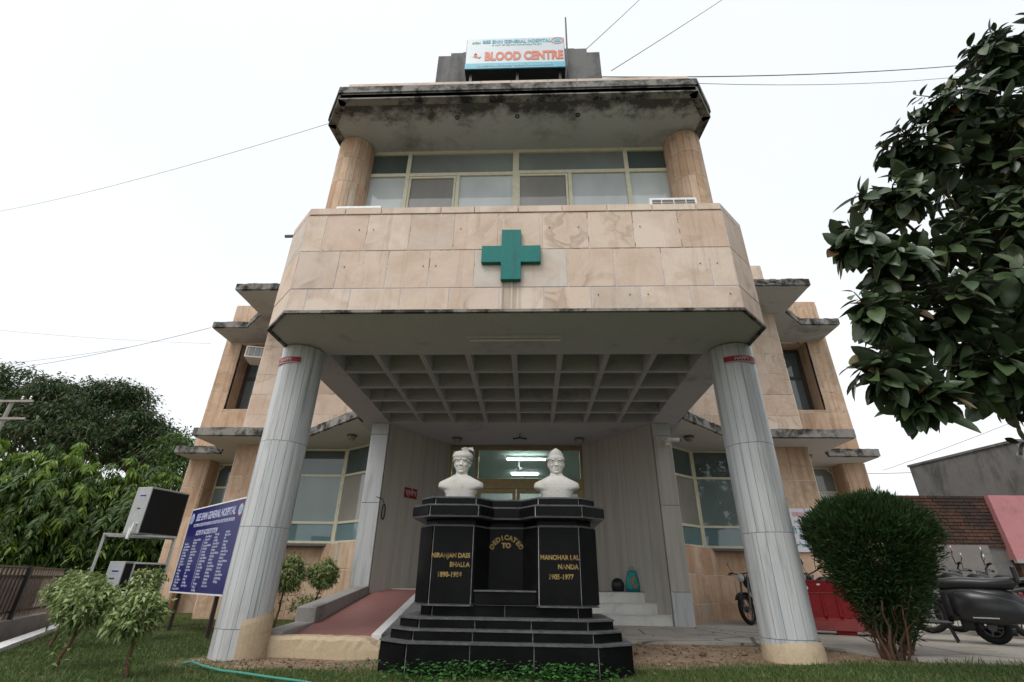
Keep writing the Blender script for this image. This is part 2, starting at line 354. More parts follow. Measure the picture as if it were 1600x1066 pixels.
def fast(name, V, F, mat, parent=None, smooth=False):
    me = bpy.data.meshes.new(name); n, k = F.shape
    me.vertices.add(len(V)); me.vertices.foreach_set('co', np.ascontiguousarray(V, dtype=np.float32).ravel())
    me.loops.add(n*k); me.loops.foreach_set('vertex_index', np.ascontiguousarray(F, dtype=np.int32).ravel())
    me.polygons.add(n); me.polygons.foreach_set('loop_start', np.arange(0, n*k, k, dtype=np.int32)); me.update(calc_edges=True)
    if smooth: me.polygons.foreach_set('use_smooth', [True]*n)
    return link(name, me, mat, parent)
def frame(p0, p1):
    """local (s along wall, d outward, z) -> world; walls run left to right seen from outside"""
    u = Vector((p1[0]-p0[0], p1[1]-p0[1])); L = u.length; u /= L; n = Vector((u.y, -u.x))
    return (lambda s, d, z: (p0[0]+u.x*s+n.x*d, p0[1]+u.y*s+n.y*d, z)), L
def text(body, size, loc, mat, parent, rz=0, align='CENTER', bold=0, name='lettering', sx=1, ext=.002, lean=0, rx=math.pi/2):
    cu = bpy.data.curves.new('text', 'FONT'); cu.body = body; cu.size = size; cu.align_x = align; cu.extrude = ext; cu.offset = bold; cu.space_line = .95; cu.resolution_u = 3
    o = bpy.data.objects.new('text', cu); me = bpy.data.meshes.new_from_object(o); bpy.data.objects.remove(o)
    T = Matrix.Translation(loc) @ Matrix.Rotation(rz, 4, 'Z') @ Matrix.Rotation(rx, 4, 'X') @ Matrix.Diagonal((sx, 1, 1, 1)); me.transform(T)
    me.materials.clear()
    return link(name, me, mat, parent)
def panel(fr, s0, s1, z0, z1, mat, parent, name='stone_panel', th=.03, g=.005, jit=.004, ch=.005):
    e = random.uniform(0, jit); d = th+e
    a, b, c, dd = s0+g, s1-g, z0+g, z1-g
    if b-a < .02 or dd-c < .02: return
    v = [fr(a, 0, c), fr(b, 0, c), fr(b, 0, dd), fr(a, 0, dd), fr(a, d-ch, c), fr(b, d-ch, c), fr(b, d-ch, dd), fr(a, d-ch, dd), fr(a+ch, d, c+ch), fr(b-ch, d, c+ch), fr(b-ch, d, dd-ch), fr(a+ch, d, dd-ch)]
    f = [(0, 1, 5, 4), (1, 2, 6, 5), (2, 3, 7, 6), (3, 0, 4, 7), (4, 5, 9, 8), (5, 6, 10, 9), (6, 7, 11, 10), (7, 4, 8, 11), (8, 9, 10, 11)]
    return MB().add(v, f).build(name, mat, parent)
def cut(rect, holes):
    out = [rect]
    for (h0, h1, k0, k1) in holes:
        nx = []
        for (a, b, c, d) in out:
            if h1 <= a or h0 >= b or k1 <= c or k0 >= d: nx.append((a, b, c, d)); continue
            if a < h0: nx.append((a, h0, c, d))
            if b > h1: nx.append((h1, b, c, d))
            a2, b2 = max(a, h0), min(b, h1)
            if c < k0: nx.append((a2, b2, c, k0))
            if d > k1: nx.append((a2, b2, k1, d))
        out = nx
    return out
def clad(parent, p0, p1, z0, z1, mat='stone', rh=.66, cw=.95, holes=(), core=.25, coremat='mortar', name='stone_panel', cores=True):
    fr, L = frame(p0, p1)
    if cores:
        mb = MB()
        for r in cut((0, L, z0, z1), holes): mb.box(r[0], r[1], -core, .024, r[2], r[3], fr)
        mb.build('wall', coremat, parent)
    nr = max(1, round((z1-z0)/rh)); h = (z1-z0)/nr
    for i in range(nr):
        xs = [0]; x = cw*(.5 if i % 2 else 1)*random.uniform(.85, 1.1)
        while x < L-.25: xs.append(x); x += cw*random.uniform(.85, 1.15)
        xs.append(L)
        for a, b in zip(xs[:-1], xs[1:]):
            for r in cut((a, b, z0+i*h, z0+(i+1)*h), holes): panel(fr, *r, mat, parent, name, g=.006)
def window(parent, p0, p1, z0, z1, vb, hb, panes, fmat='frame', fw=.06, name='window', dep=.08, clip=None):
    """vb: vertical bar positions (m along), hb: z of cross bars; panes(i, j) -> glass material"""
    fr, L = frame(p0, p1); mb = MB(); vb = [0]+list(vb)+[L]; hb = [z0]+list(hb)+[z1]
    h = fw/2
    mb.box(0, L, -dep, 0, z0, z0+fw, fr); mb.box(0, L, -dep, 0, z1-fw, z1, fr)
    mb.box(0, fw, -dep+.002, -.002, z0+fw, z1-fw, fr); mb.box(L-fw, L, -dep+.002, -.002, z0+fw, z1-fw, fr)
    for x in vb[1:-1]: mb.box(x-h, x+h, -dep+.003, -.003, z0+fw, z1-fw, fr)
    for z in hb[1:-1]: mb.box(fw, L-fw, -dep+.006, -.006, z-h, z+h, fr)
    if clip:   # small diagonal bar across an upper outer corner
        a, b = (0, clip) if clip > 0 else (L, L+clip)
        mb.tube([fr(a, -.03, z1-abs(clip)), fr(b, -.03, z1)], fw*.55, 4)
    w = mb.build(name, fmat, parent)
    for i in range(len(vb)-1):
        for j in range(len(hb)-1):
            m_ = panes(i, j)
            if m_: MB().box(vb[i]+.01, vb[i+1]-.01, -dep*.75, -dep*.45, hb[j]+.01, hb[j+1]-.01, fr).build('pane', m_, w)
    return w
def unitv(a): return a/np.maximum(np.linalg.norm(a, axis=1, keepdims=True), 1e-9)
def leaves(name, P, D, N, L, W, mat, parent, bend=.25, kind='stuff'):
    n = len(P); D = unitv(D); S = unitv(np.cross(D, N)); L = np.asarray(L).reshape(-1, 1)*np.ones((n, 1)); W = np.asarray(W).reshape(-1, 1)*np.ones((n, 1))
    dn = np.array([[0, 0, -1.]]); mid = P+D*L*.45-dn*0
    V = np.stack([P, mid+S*W*.5, P+D*L+dn*L*bend, mid-S*W*.5], 1).reshape(-1, 3)
    F = np.arange(4*n).reshape(n, 4); o = fast(name, V, F, mat, parent)
    if kind: o['kind'] = kind
    return o
def ell(n, c, r, shell=.55):
    d = unitv(rng.normal(size=(n, 3))); q = rng.uniform(shell**3, 1, (n, 1))**(1/3); return np.array(c)+d*q*np.array(r), d

# ------------------------------------------------------------------ ground
KERB = [(-6.3, 6.6), (-6.9, 7.5), (-8.0, 9.2), (-8.9, 10.6), (-10.4, 12.6), (-13.0, 15.8), (-17, 21)]
def kerb_x(y):
    ys = [k[1] for k in KERB]; return np.interp(y, ys, [k[0] for k in KERB])
def sstep(a, b, x): t = np.clip((x-a)/(b-a), 0, 1); return t*t*(3-2*t)
def gz(X, Y):
    z = -.18+.12*sstep(1.3, 4.2, X)
    z = z+(-.015-z)*sstep(6.9, 8.4, Y)*sstep(.9, 1.8, X)*(1-sstep(4.2, 4.9, X))*.85
    z = z-.12*sstep(0, .3, kerb_x(Y)-X)*(np.asarray(Y) < 30)
    z = z-.25*sstep(8.9, 9.4, Y)*sstep(-1.5, -1.0, X)-.25*sstep(7.6, 8.2, Y)*sstep(5.4, 5.9, X)
    return z+.010*np.sin(X*2.1+Y*1.3)+.006*np.sin(X*5.3-Y*3.7)
def soil(X, Y):
    a = np.exp(-(((X+2.6)/1.5)**2+((Y-7.1)/.55)**2)**2); b = np.exp(-(((X-2.6)/1.9)**2+((Y-7.75)/.85)**2)**2)
    c = np.exp(-(((X-4.8)/1.0)**2+((Y-7.3)/.5)**2)**2); d = .9*sstep(.1, .4, kerb_x(Y)-X); e = .6*np.exp(-(((X+3.3)/.7)**2+((Y-6.7)/.4)**2))
    return np.clip(a+b+.8*c+d+e, 0, 1)
gx = np.concatenate([[-160, -90, -50, -30, -20], np.arange(-16, 14.01, .2), [18, 25, 40, 70, 110, 160]]); gy = np.concatenate([[-40, -20, -8, -2, 2], np.arange(4, 17.01, .2), [20, 25, 35, 55, 90, 150, 260]])
GX, GY = np.meshgrid(gx, gy, indexing='ij'); V = np.stack([GX, GY, gz(GX, GY)], -1).reshape(-1, 3)
ny = len(gy); I = (np.arange(len(gx)-1)[:, None]*ny+np.arange(ny-1)[None, :]).ravel()
go = fast('ground', V, np.stack([I, I+ny, I+ny+1, I+1], 1), 'ground', None, True); go['kind'] = 'structure'
att = go.data.attributes.new('soil', 'FLOAT', 'POINT'); att.data.foreach_set('value', soil(V[:, 0], V[:, 1]).astype(np.float32))
pv = [(-1.75, 8.55), (1.3, 8.62), (1.75, 8.42), (2.6, 8.5), (3.7, 8.52), (4.35, 8.25), (4.75, 7.55), (5.1, 7.1), (6.2, 6.98), (9, 6.9), (30, 6.8), (30, 24), (-1.75, 24)]
setp(MB().prism(pv, -.3, 0).build('driveway', 'pave'), kind='structure')
mb = MB()
for i in range(len(KERB)-1):
    fr, L = frame(KERB[i], KERB[i+1]); mb.box(0, L, -.09, .09, -.4, -.10, fr)
setp(mb.build('kerb', 'kerb_white'), kind='structure')

# ------------------------------------------------------------------ hospital building
B = empty('hospital_building', (0, 13.6, 0)); setp(B, 'two storey sandstone hospital with columned portico and coffered porch ceiling', 'building')
Bp = empty('tmp')   # parts are modelled in world space, parented below with the base offset removed
SF = 4.235
def column(ax, ay, r, z0, joints, mat, name, nseg, gap=.007, core='conc_dark'):
    c = MB().lathe([(r-.02, z0), (r-.02, joints[-1])], (ax, ay, 0), seg=nseg).build(name, core, Bp)
    nm = 'marble_strip' if mat == 'col_marble' else 'stone_strip'
    for k, (a, b) in enumerate(zip([z0]+joints[:-1], joints)):
        ph = .13*k
        for j in range(nseg):
            w = random.uniform(.85, 1.0); t0 = 2*math.pi*(j+ph)/nseg+gap; t1 = 2*math.pi*(j+1+ph)/nseg-gap; rr = r+random.uniform(0, .003)
            q = lambda t, q_, z: (ax+q_*math.cos(t), ay+q_*math.sin(t), z)
            tm = (t0+t1)/2
            v = []
            for z in (a+.003, b-.003): v += [q(t0, r-.03, z), q(t0, rr, z), q(tm, rr, z), q(t1, rr, z), q(t1, r-.03, z)]
            MB().add(v, [(0, 1, 6, 5), (1, 2, 7, 6), (2, 3, 8, 7), (3, 4, 9, 8), (5, 6, 7, 8, 9), (4, 3, 2, 1, 0)]).build(nm, mat, c)
    return c
for sx in (-1, 1):
    column(sx*3.58, 7.4, .335, -.45, [.16, 1.40, 2.62, 4.22], 'col_marble', 'portico_column', 18)
    column(sx*3.72, 8.02, .39, 6.0, [7.25, 8.42, 9.12, 9.745], 'stone_warm', 'upper_column', 16)
# plaster collars at the column feet
MB().lathe([(.37, -.5), (.37, .02), (.355, .10), (.34, .14)], (3.6, 7.4, 0), seg=24).build('plinth', 'plaster_tan', Bp, True)
rings = []
for h, r in ((-.5, .375), (-.1, .37), (.10, .362), (.21, .352), (.27, .337)):
    rings.append([(-3.58+r*math.cos(t), 7.4+r*math.sin(t), h+(.16*(t+1.0)/1.9 if h > .05 else 0)) for t in np.linspace(-1.15, .9, 14)]+[(-3.58+.2*math.cos(.9), 7.4+.2*math.sin(.9), h), (-3.58+.2*math.cos(-1.15), 7.4+.2*math.sin(-1.15), h)])
MB().loft(rings).build('plinth', 'plaster_tan', Bp)
# portico slab: soffit bands, side beams, coffers
b_, c_ = 3.29, 3.80
MB().prism([(-b_, 6.02), (b_, 6.02), (c_, 6.55), (c_, 7.52), (-c_, 7.52), (-c_, 6.55)], SF, SF+.68).build('soffit_beam', 'soffit', Bp)
for sx in (-1, 1):
    x0, x1 = sorted((sx*3.185, sx*c_)); MB().box(x0, x1, 7.522, 11.48, SF, SF+.68).build('side_beam', 'soffit', Bp)
MB().prism([(-3.9, 11.482), (3.9, 11.482), (3.9, 13.9), (-3.9, 13.9)], SF+.001, SF+.68).build('porch_ceiling', 'soffit', Bp)
MB().box(-3.19, 3.19, 7.52, 11.49, SF+.6, SF+.68).build('coffer_ceiling', 'soffit', Bp)
dx = 6.37/8; dy = 3.96/5
for i in range(1, 8):
    x = -3.185+dx*i; MB().box(x-.045, x+.045, 7.521, 11.481, SF+.004, SF+.62).box(x-.012, x+.012, 7.521, 11.481, SF-.008, SF+.01).build('coffer_rib', 'soffit', Bp)
for j in range(1, 5):
    y = 7.52+dy*j
    MB().box(-3.184, 3.184, y-.04, y+.04, SF+.007, SF+.615).build('cross_rib', 'soffit', Bp)
# drip moulding under the fascia
mb = MB(); dr = [(-c_-.015, 7.6), (-c_-.015, 6.545), (-b_-.006, 6.0), (b_+.006, 6.0), (c_+.015, 6.545), (c_+.015, 7.6)]
for a, b in zip(dr[:-1], dr[1:]):
    fr, L = frame(a, b); mb.box(0, L, -.05, .0, SF-.03, SF+.012, fr)
mb.build('drip_edge', 'mould', Bp)
# fascia, stone by stone
fr, L = frame((-b_, 6.02), (b_, 6.02))
mb = MB(); mb.box(0, L, -.16, -.004, SF+.01, 6.165, fr)
for a, b in (((b_, 6.02), (c_, 6.55)), ((-c_, 6.55), (-b_, 6.02)), ((c_, 6.55), (c_, 13.6)), ((-c_, 13.6), (-c_, 6.55))):
    f2, L2 = frame(a, b); mb.box(0, L2, -.16, -.004, SF+.01, 6.165, f2)
mb.build('fascia_wall', 'mortar', Bp)
fz = [SF+.012, 4.62, 5.31, 6.03, 6.17]
fx = [[-3.02, -2.37, -1.62, -.9, -.16, .49, 1.17, 1.88, 2.59], [-2.64, -1.88, -1.24, -.55, .84, 1.54, 2.25, 2.95], [-2.97, -2.29, -1.6, -.9, -.21, .49, 1.19, 1.89, 2.59], [-2.7, -2.11, -1.14, -.6, .1, .8, 1.51, 2.22, 2.9]]
for r in range(4):
    xs = [-b_]+fx[r]+[b_]
    for a, b in zip(xs[:-1], xs[1:]):
        o = panel(lambda s, d, z: (s, 6.02+.022-d-(.012 if r == 3 else 0), z), a, b, fz[r], fz[r+1], 'stone', Bp, th=.026, g=.006)
for a, b, n_ in (((b_, 6.02), (c_, 6.55), 1), ((-c_, 6.55), (-b_, 6.02), 1), ((c_, 6.55), (c_, 13.6), 8), ((-c_, 13.6), (-c_, 6.55), 8)):
    f2, L2 = frame(a, b)
    for r in range(4):
        for k in range(n_): panel(lambda s, d, z: f2(s, d-.022, z), L2*k/n_, L2*(k+1)/n_, fz[r], fz[r+1], 'stone', Bp, th=.026)
# fixing pins (small dark bolts) on the fascia stones
pin = MB().lathe([(.0001, 0), (.010, 0), (.008, -.010), (.0001, -.012)], axis='Y', seg=8)
for r in range(3):
    for x in ([-b_]+fx[r])[1:]:
        for dx_ in (.1, .55):
            if random.random() < .4 and x+dx_ < b_ and abs(x+dx_) > .5:
                p = MB(); p.v = [(x+dx_+q[0], 6.011+q[1], (fz[r]+fz[r+1])/2+.05+q[2]) for q in pin.v]; p.f = pin.f; p.mi = pin.mi; p.build('fixing_pin', 'core', Bp)
MB().prism([(-3.2, 6.2), (3.2, 6.2), (3.6, 6.62), (3.6, 13.6), (-3.6, 13.6), (-3.6, 6.62)], 5.9, 5.98).build('terrace_floor', 'conc_dark', Bp)
# upper storey room and roof slab
UZ = 9.755
MB().box(-3.8, -3.5, 8.2, 13.6, 5.98, UZ).build('upper_wall', 'plaster_tan', Bp); MB().box(3.5, 3.8, 8.2, 13.6, 5.98, UZ).build('upper_wall', 'plaster_tan', Bp)
MB().box(-3.5, 3.5, 8.1, 8.3, 5.98, 7.2).build('upper_sill_wall', 'stone_warm', Bp)
def upan(i, j):
    if j == 1: return 'glass_dark' if i in (0, 5) else 'glass_mid'
    return ['glass_pale', 'glass_upper_tan', 'glass_pale', 'glass_upper_tan', 'glass_pale', 'glass_pale'][i]
for k, (xa, xb, cols) in enumerate(((-3.48, -.03, (-2.49, -1.33)), (-.03, 3.46, (1.18, 2.46)))):
    fr, L = frame((xa, 8.1), (xb, 8.1)); mb = MB(); fw = .07
    tz = 9.03+.03*k
    mb.box(0, L, -.1, 0, 7.2, 7.27, fr); mb.box(0, L, -.1, 0, UZ-.09, UZ, fr); mb.box(0, fw, -.098, -.002, 7.27, UZ-.09, fr); mb.box(L-fw, L, -.098, -.002, 7.27, UZ-.09, fr)
    full = cols[0]-xa if k == 0 else cols[1]-xa; half = cols[1]-xa if k == 0 else cols[0]-xa
    mb.box(full-.045, full+.045, -.096, .004, 7.27, UZ-.09, fr); mb.box(half-.04, half+.04, -.094, -.004, 7.27, tz-.05, fr); mb.box(fw, L-fw, -.092, .002, tz-.055, tz+.035, fr)
    w_ = mb.build('window', 'frame', Bp)
    cuts = [0, cols[0]-xa, cols[1]-xa, L]
    mt = (['glass_pale', 'glass_upper_tan', 'glass_pale'] if k == 0 else ['glass_upper_tan', 'glass_pale', 'glass_pale'])
    for i in range(3): MB().box(cuts[i]+.01, cuts[i+1]-.01, -.07, -.045, 7.25, tz, fr).build('pane', mt[i], w_)
    top = [(0, full), (full, L)]
    for a, b in top: MB().box(a+.01, b-.01, -.068, -.043, tz+.01, UZ-.03, fr).build('pane', 'glass_dark' if b-a < 1.2 else 'glass_mid', w_)
    for i, mtx in enumerate(mt):      # sliding leaves carry their own inner frame
        if mtx == 'glass_upper_tan':
            a, b = cuts[i]+.05, cuts[i+1]-.05
            MB().box(a, b, -.04, -.012, tz-.115, tz-.06, fr).box(a, a+.045, -.04, -.012, 7.27, tz-.115, fr).box(b-.045, b, -.04, -.012, 7.27, tz-.115, fr).build('sliding_frame', 'frame', w_)
slab = [(-3.695, 6.67), (3.695, 6.67), (4.15, 7.31), (4.1, 7.9), (3.85, 12.6), (-3.85, 12.6), (-4.1, 7.9), (-4.15, 7.31)]
MB().prism(slab, UZ, UZ+.28, 0, 1, 0).build('roof_slab', ['mould', 'soffit_old'], Bp)
mb = MB(); sl2 = [(-4.13, 7.95), (-4.19, 7.3), (-3.715, 6.635), (3.715, 6.635), (4.19, 7.3), (4.13, 7.95)]
for a, b in zip(sl2[:-1], sl2[1:]):
    f2, L2 = frame(a, b); mb.box(0, L2, -.14, 0, UZ+.13, UZ+.31, f2); mb.box(0, L2, -.2, -.035, UZ-.035, UZ+.10, f2)
mb.build('slab_edge', 'mould', Bp)
for x in (-1.28, .02, 1.32):
    p = (x, 7.2, UZ); MB().lathe([(.05, -.015), (.05, .02), (.028, .02), (.028, -.015), (.05, -.015)], p, seg=14).lathe([(.027, .01), (.0001, .012)], p, seg=14).build('drain_hole', 'black', Bp)
clad(Bp, (-3.72, 7.0), (3.72, 7.0), UZ+.28, 10.62, 'stone', .6, .72, core=.2)
for x in (-1, 1): MB().box(*sorted((x*3.715, x*3.5)), 7.2, 13, UZ+.28, 10.58).build('parapet', 'plaster_tan', Bp)
# concrete block on the roof
mb = MB(); N = 14; xs = np.linspace(-2.1, 2.1, N)
for i in range(N-1): mb.box(xs[i], xs[i+1]+.001*(i < N-2), 8.0+.004*(i % 2), 10.2, UZ+.28, 13.27+random.uniform(-.04, .03)-(.12 if i in (0, N-2) else 0))
mb.build('roof_tank_wall', 'conc_dark', Bp)
MB().tube([(-3.78, 6.66, 6.14), (-4.0, 6.64, 6.12)], .028, 8).build('water_spout', 'conc_dark', Bp)

# wings: s = +1 right, -1 left (left one reaches a little further out)
def wing(s):
    off = 0 if s > 0 else .26
    X = lambda x: s*(x+off*min(1, max(0, (x-3.6)/1.2)))
    def seg(a, b): return ((X(a[0]), a[1]), (X(b[0]), b[1])) if s > 0 else ((X(b[0]), b[1]), (X(a[0]), a[1]))
    # inner pilaster
    xa, xb = sorted((s*3.19, s*3.61))
    MB().box(xa+.02, xb-.02, 11.53, 12.1, -.2, SF).build('pilaster_core', 'mortar', Bp)
    pm = 'col_marble' if s < 0 else 'wall_marble'
    for z0, z1 in ((-.1, .62), (.62, 2.35), (2.35, 3.95), (3.95, SF)):
        fr, L = frame((xa, 11.5), (xb, 11.5)); mt_ = 'col_marble' if (s < 0 and z0 < 3.9) or z0 < .5 else ('wall_marble' if z0 < 3.9 else 'soffit_old')
        panel(lambda a_, d, z: fr(a_, d-.03, z), 0, L, z0, z1, mt_, Bp, 'marble_slab')
        e = ((xb, 11.5), (xb, 12.1)) if s > 0 else ((xa, 12.1), (xa, 11.5))
        f2, L2 = frame(*e); panel(lambda a_, d, z: f2(a_, d-.03, z), 0, L2, z0, z1, mt_, Bp, 'marble_slab')
    # diagonal marble wall of the porch
    a, b = ((-3.19, 11.55), (-2.02, 13.6)) if s < 0 else ((1.73, 13.6), (3.19, 11.55))
    fr, L = frame(a, b); MB().box(0, L, -.2, -.0, -.1, SF, fr).build('porch_wall', 'wall_marble', Bp)
    n_ = 4
    for k in range(n_): panel(fr, L*k/n_, L*(k+1)/n_, .02, SF, 'wall_marble', Bp, 'marble_slab', .02, .0015, .0015, .002)
    # dado below the bay window and the bay window itself
    for a, b in (((3.62, 12.1), (5.2, 14.32)), ((5.2, 14.32), (6.62, 14.32))):
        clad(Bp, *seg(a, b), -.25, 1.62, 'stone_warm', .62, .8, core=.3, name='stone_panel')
    c1 = X(4.86); mul = (4.86, 14.08); W0 = (3.55, 12.95)
    gm = lambda i, j: 'glass_dark' if j == 2 else ('glass_blue' if j == 0 else 'glass')
    p, q = seg(W0, mul); Ld = math.hypot(p[0]-q[0], p[1]-q[1])
    window(Bp, p, q, 1.64, SF-.005, (), (2.17, 3.45), lambda i, j: 'glass_dark' if j == 2 else ('glass_blue' if j == 0 else 'glass_tan'))
    p, q = seg((4.86, 14.08), (6.62, 14.08))
    window(Bp, p, q, 1.64, SF-.005, (), (2.17, 3.45), gm, clip=(-.18 if s > 0 else .18))
    MB().prism([(X(x), y) for x, y in ((3.55, 12.9), (4.87, 14.04), (6.62, 14.04), (6.62, 14.4), (4.7, 14.4), (3.55, 13.4))], 1.575, 1.637).build('window_sill', 'core', Bp)
    # pier: front and outer return, ground floor
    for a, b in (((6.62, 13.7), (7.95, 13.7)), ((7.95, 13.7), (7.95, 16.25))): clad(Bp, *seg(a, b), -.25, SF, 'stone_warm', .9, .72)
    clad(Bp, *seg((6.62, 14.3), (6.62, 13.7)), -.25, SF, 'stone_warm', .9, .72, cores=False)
    # second window in the recess
    p, q = seg((7.98, 16.2), (10.0, 16.2))
    window(Bp, p, q, 1.64, SF-.005, (1.0,), (3.45,), lambda i, j: 'glass_dark' if j == 1 and s < 0 else ('glass_mid' if j == 1 else 'glass' if s < 0 else 'glass_pale'), clip=(-.25 if s > 0 else .25))
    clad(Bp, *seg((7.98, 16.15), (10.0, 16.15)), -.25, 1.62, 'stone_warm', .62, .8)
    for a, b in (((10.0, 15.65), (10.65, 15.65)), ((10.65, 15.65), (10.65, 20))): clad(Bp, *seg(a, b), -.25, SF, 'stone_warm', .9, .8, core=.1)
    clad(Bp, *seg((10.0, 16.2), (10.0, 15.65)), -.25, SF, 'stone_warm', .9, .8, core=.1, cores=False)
    # canopy over the ground floor
    can = [(3.82, 11.15), (5.45, 12.8), (8.72, 12.8), (8.72, 14.25), (9.15, 14.85), (10.62, 14.85), (10.62, 16.0), (11.1, 21), (3.82, 21)]
    MB().prism([(X(x), y) for x, y in can], SF+.002, SF+.24, 0, 1, 0).build('canopy', ['mould', 'soffit_white'], Bp)
    mb = MB(); cp = [(3.86, 11.14), (5.46, 12.76), (8.76, 12.76), (8.76, 14.23), (9.17, 14.81), (10.66, 14.81), (10.66, 16.0)]
    for a, b in zip(cp[:-1], cp[1:]):
        p, q = seg(a, b); f2, L2 = frame(p, q); n_ = max(2, int(L2/.12))
        for k in range(n_):
            j1 = random.uniform(0, .010); mb.box(L2*k/n_, L2*(k+1)/n_, -.13, j1, SF+.035+random.uniform(-.006, .006), SF+.238+random.uniform(0, .02), f2)
    mb.build('canopy_edge', 'mould', Bp)
    # upper storey
    clad(Bp, *seg((3.8, 13.7), (7.95, 13.7)), SF+.24, 10.35, 'stone', .66, .85)
    clad(Bp, *seg((7.95, 13.7), (7.95, 15.7)), SF+.24, 10.35, 'stone', .66, .8)
    hx0, hx1 = (.0, 2.0) if s > 0 else (.62, 2.69)
    p, q = seg((7.97, 15.65), (10.65, 15.65)); L_ = abs(q[0]-p[0])
    clad(Bp, p, q, SF+.24, 10.1, 'stone_warm', .74, .8, holes=[(hx0, hx1, 5.97, 8.45)], core=.08)
    clad(Bp, *seg((10.65, 15.65), (10.65, 20)), SF+.24, 10.1, 'stone_warm', .74, .8)
    # recess jambs and brown window
    fr, L = frame(p, q); mb = MB()
    mb.box(hx0-.01 if s < 0 else hx1-.0, hx0+.0 if s < 0 else hx1+.01, -.75, .0, 5.9, 8.5, fr); mb.box(hx0, hx1, -.75, 0, 5.9, 5.968, fr); mb.box(hx0, hx1, -.75, 0, 8.452, 8.55, fr); mb.build('window_reveal', 'stone_warm', Bp)
    f0 = fr(hx0, -.6, 0)[:2]; f1 = fr(hx1, -.6, 0)[:2]
    window(Bp, f0, f1, 5.97, 8.45, ((hx1-hx0)*.34, (hx1-hx0)*.67), (7.35,), lambda i, j: 'glass_old' if j == 0 else 'glass_dark', 'frame_brown', .12)
    # zigzag roof canopy
    rc = [(5.2, 12.1), (8.3, 12.1), (8.3, 13.6), (9.22, 14.48), (10.45, 14.48), (10.45, 15.45), (10.9, 21), (5.2, 21)]
    MB().prism([(X(x), y) for x, y in rc], 8.5, 8.72, 0, 1, 0).build('roof_canopy', ['mould', 'soffit_old'], Bp)
    mb = MB(); rp = [(5.2, 12.07), (8.33, 12.07), (8.33, 13.59), (9.23, 14.45), (10.48, 14.45), (10.48, 15.6)]
    for a, b in zip(rp[:-1], rp[1:]):
        pa, pb = seg(a, b); f2, L2 = frame(pa, pb); n_ = max(2, int(L2/.15))
        for k in range(n_): mb.box(L2*k/n_, L2*(k+1)/n_, -.11, random.uniform(0, .015), 8.54+random.uniform(-.01, .01), 8.73+random.uniform(0, .03), f2)
    mb.build('canopy_edge', 'mould', Bp)
    xs_ = sorted((X(3.7), X(10.5)))
    MB().box(*xs_, 16.6, 24, -.25, 10.0).build('rear_wall', 'core', Bp)
    MB().box(*sorted((X(3.7), X(7.6))), 14.4, 16.6, SF+.3, 10.0).build('rear_wall', 'core', Bp)
wing(1); wing(-1)
MB().box(-3.7, 3.7, 20.02, 24, -.2, 9.7).build('rear_wall', 'core', Bp)
# platform, steps, ramp
MB().prism([(-3.19, 12.12), (3.17, 12.12), (3.17, 13.9), (-3.19, 13.9)], -.1, .6).build('porch_floor', 'step_marble', Bp)
for k, (y, z) in enumerate(((11.55, .2), (11.85, .4))): MB().box(-1.55, 3.17, y, 12.12, -.1+.001*k, z-.012).box(-1.56, 3.172, y-.02, y+.31, z-.012, z).build('step', 'step_marble', Bp)
MB().box(.9, 3.17, 12.1, 12.4, .602, .612).build('step_edge', 'core', Bp)
mb = MB(); z0, z1, y0, y1 = -.02, .585, 7.72, 12.12
mb.add([(-3.12, y0, -.3), (-1.9, y0, -.3), (-2.15, y1, -.3), (-3.19, y1, -.3), (-3.12, y0, .02), (-1.9, y0, .02), (-2.15, y1, z1), (-3.19, y1, z1)], [(3, 2, 1, 0), (4, 5, 6, 7), (0, 1, 5, 4), (1, 2, 6, 5), (2, 3, 7, 6), (3, 0, 4, 7)])
setp(mb.build('ramp', 'ramp_red', Bp))
rz_ = lambda y: .02+(z1-.02)*(y-y0)/(y1-y0)
mb = MB()
mb.add([(-3.42, 8.62, -.35), (-3.1, 8.62, -.35), (-3.16, 11.48, -.35), (-3.44, 11.48, -.35), (-3.42, 8.62, .36), (-3.1, 8.62, .36), (-3.16, 11.48, .66), (-3.44, 11.48, .66)], [(3, 2, 1, 0), (4, 5, 6, 7), (0, 1, 5, 4), (1, 2, 6, 5), (2, 3, 7, 6), (3, 0, 4, 7)])
mb.build('ramp_wall', 'plaster_grey', Bp, bevel=.015)
mb = MB(); mb.add([(-3.4, 7.6, -.35), (-3.12, 7.6, -.35), (-3.1, 8.62, -.35), (-3.4, 8.62, -.35), (-3.4, 7.6, .11), (-3.12, 7.6, .11), (-3.1, 8.62, .16), (-3.4, 8.62, .16)], [(3, 2, 1, 0), (4, 5, 6, 7), (0, 1, 5, 4), (1, 2, 6, 5), (2, 3, 7, 6), (3, 0, 4, 7)])
mb.build('ramp_wall', 'plaster_grey', Bp, bevel=.015)
mb = MB(); mb.add([(-1.9, 7.66, -.3), (-1.76, 7.66, -.3), (-2.0, 12.1, -.3), (-2.15, 12.1, -.3), (-1.9, 7.66, .09), (-1.76, 7.66, .09), (-2.0, 12.1, .66), (-2.15, 12.1, .66)], [(3, 2, 1, 0), (4, 5, 6, 7), (0, 1, 5, 4), (1, 2, 6, 5), (2, 3, 7, 6), (3, 0, 4, 7)])
mb.build('ramp_kerb', 'kerb_white', Bp, bevel=.01)
n_ = 24; xs = np.linspace(-3.33, -1.72, n_); rings = []
for i, x in enumerate(xs):
    j = random.uniform(-.008, .008); k = random.uniform(-.012, .012); e = .05*max(0, i-n_+4)
    rings.append([(x, 7.47+j, -.4), (x, 7.47+j*.5, -.08), (x, 7.475-j, .02+k-e*.5), (x, 7.50, .062+k*.5-e), (x, 7.70, .066+k*.5-e*.4), (x, 7.71, -.4)])
MB().loft(rings).build('low_wall', 'plaster_tan', Bp)
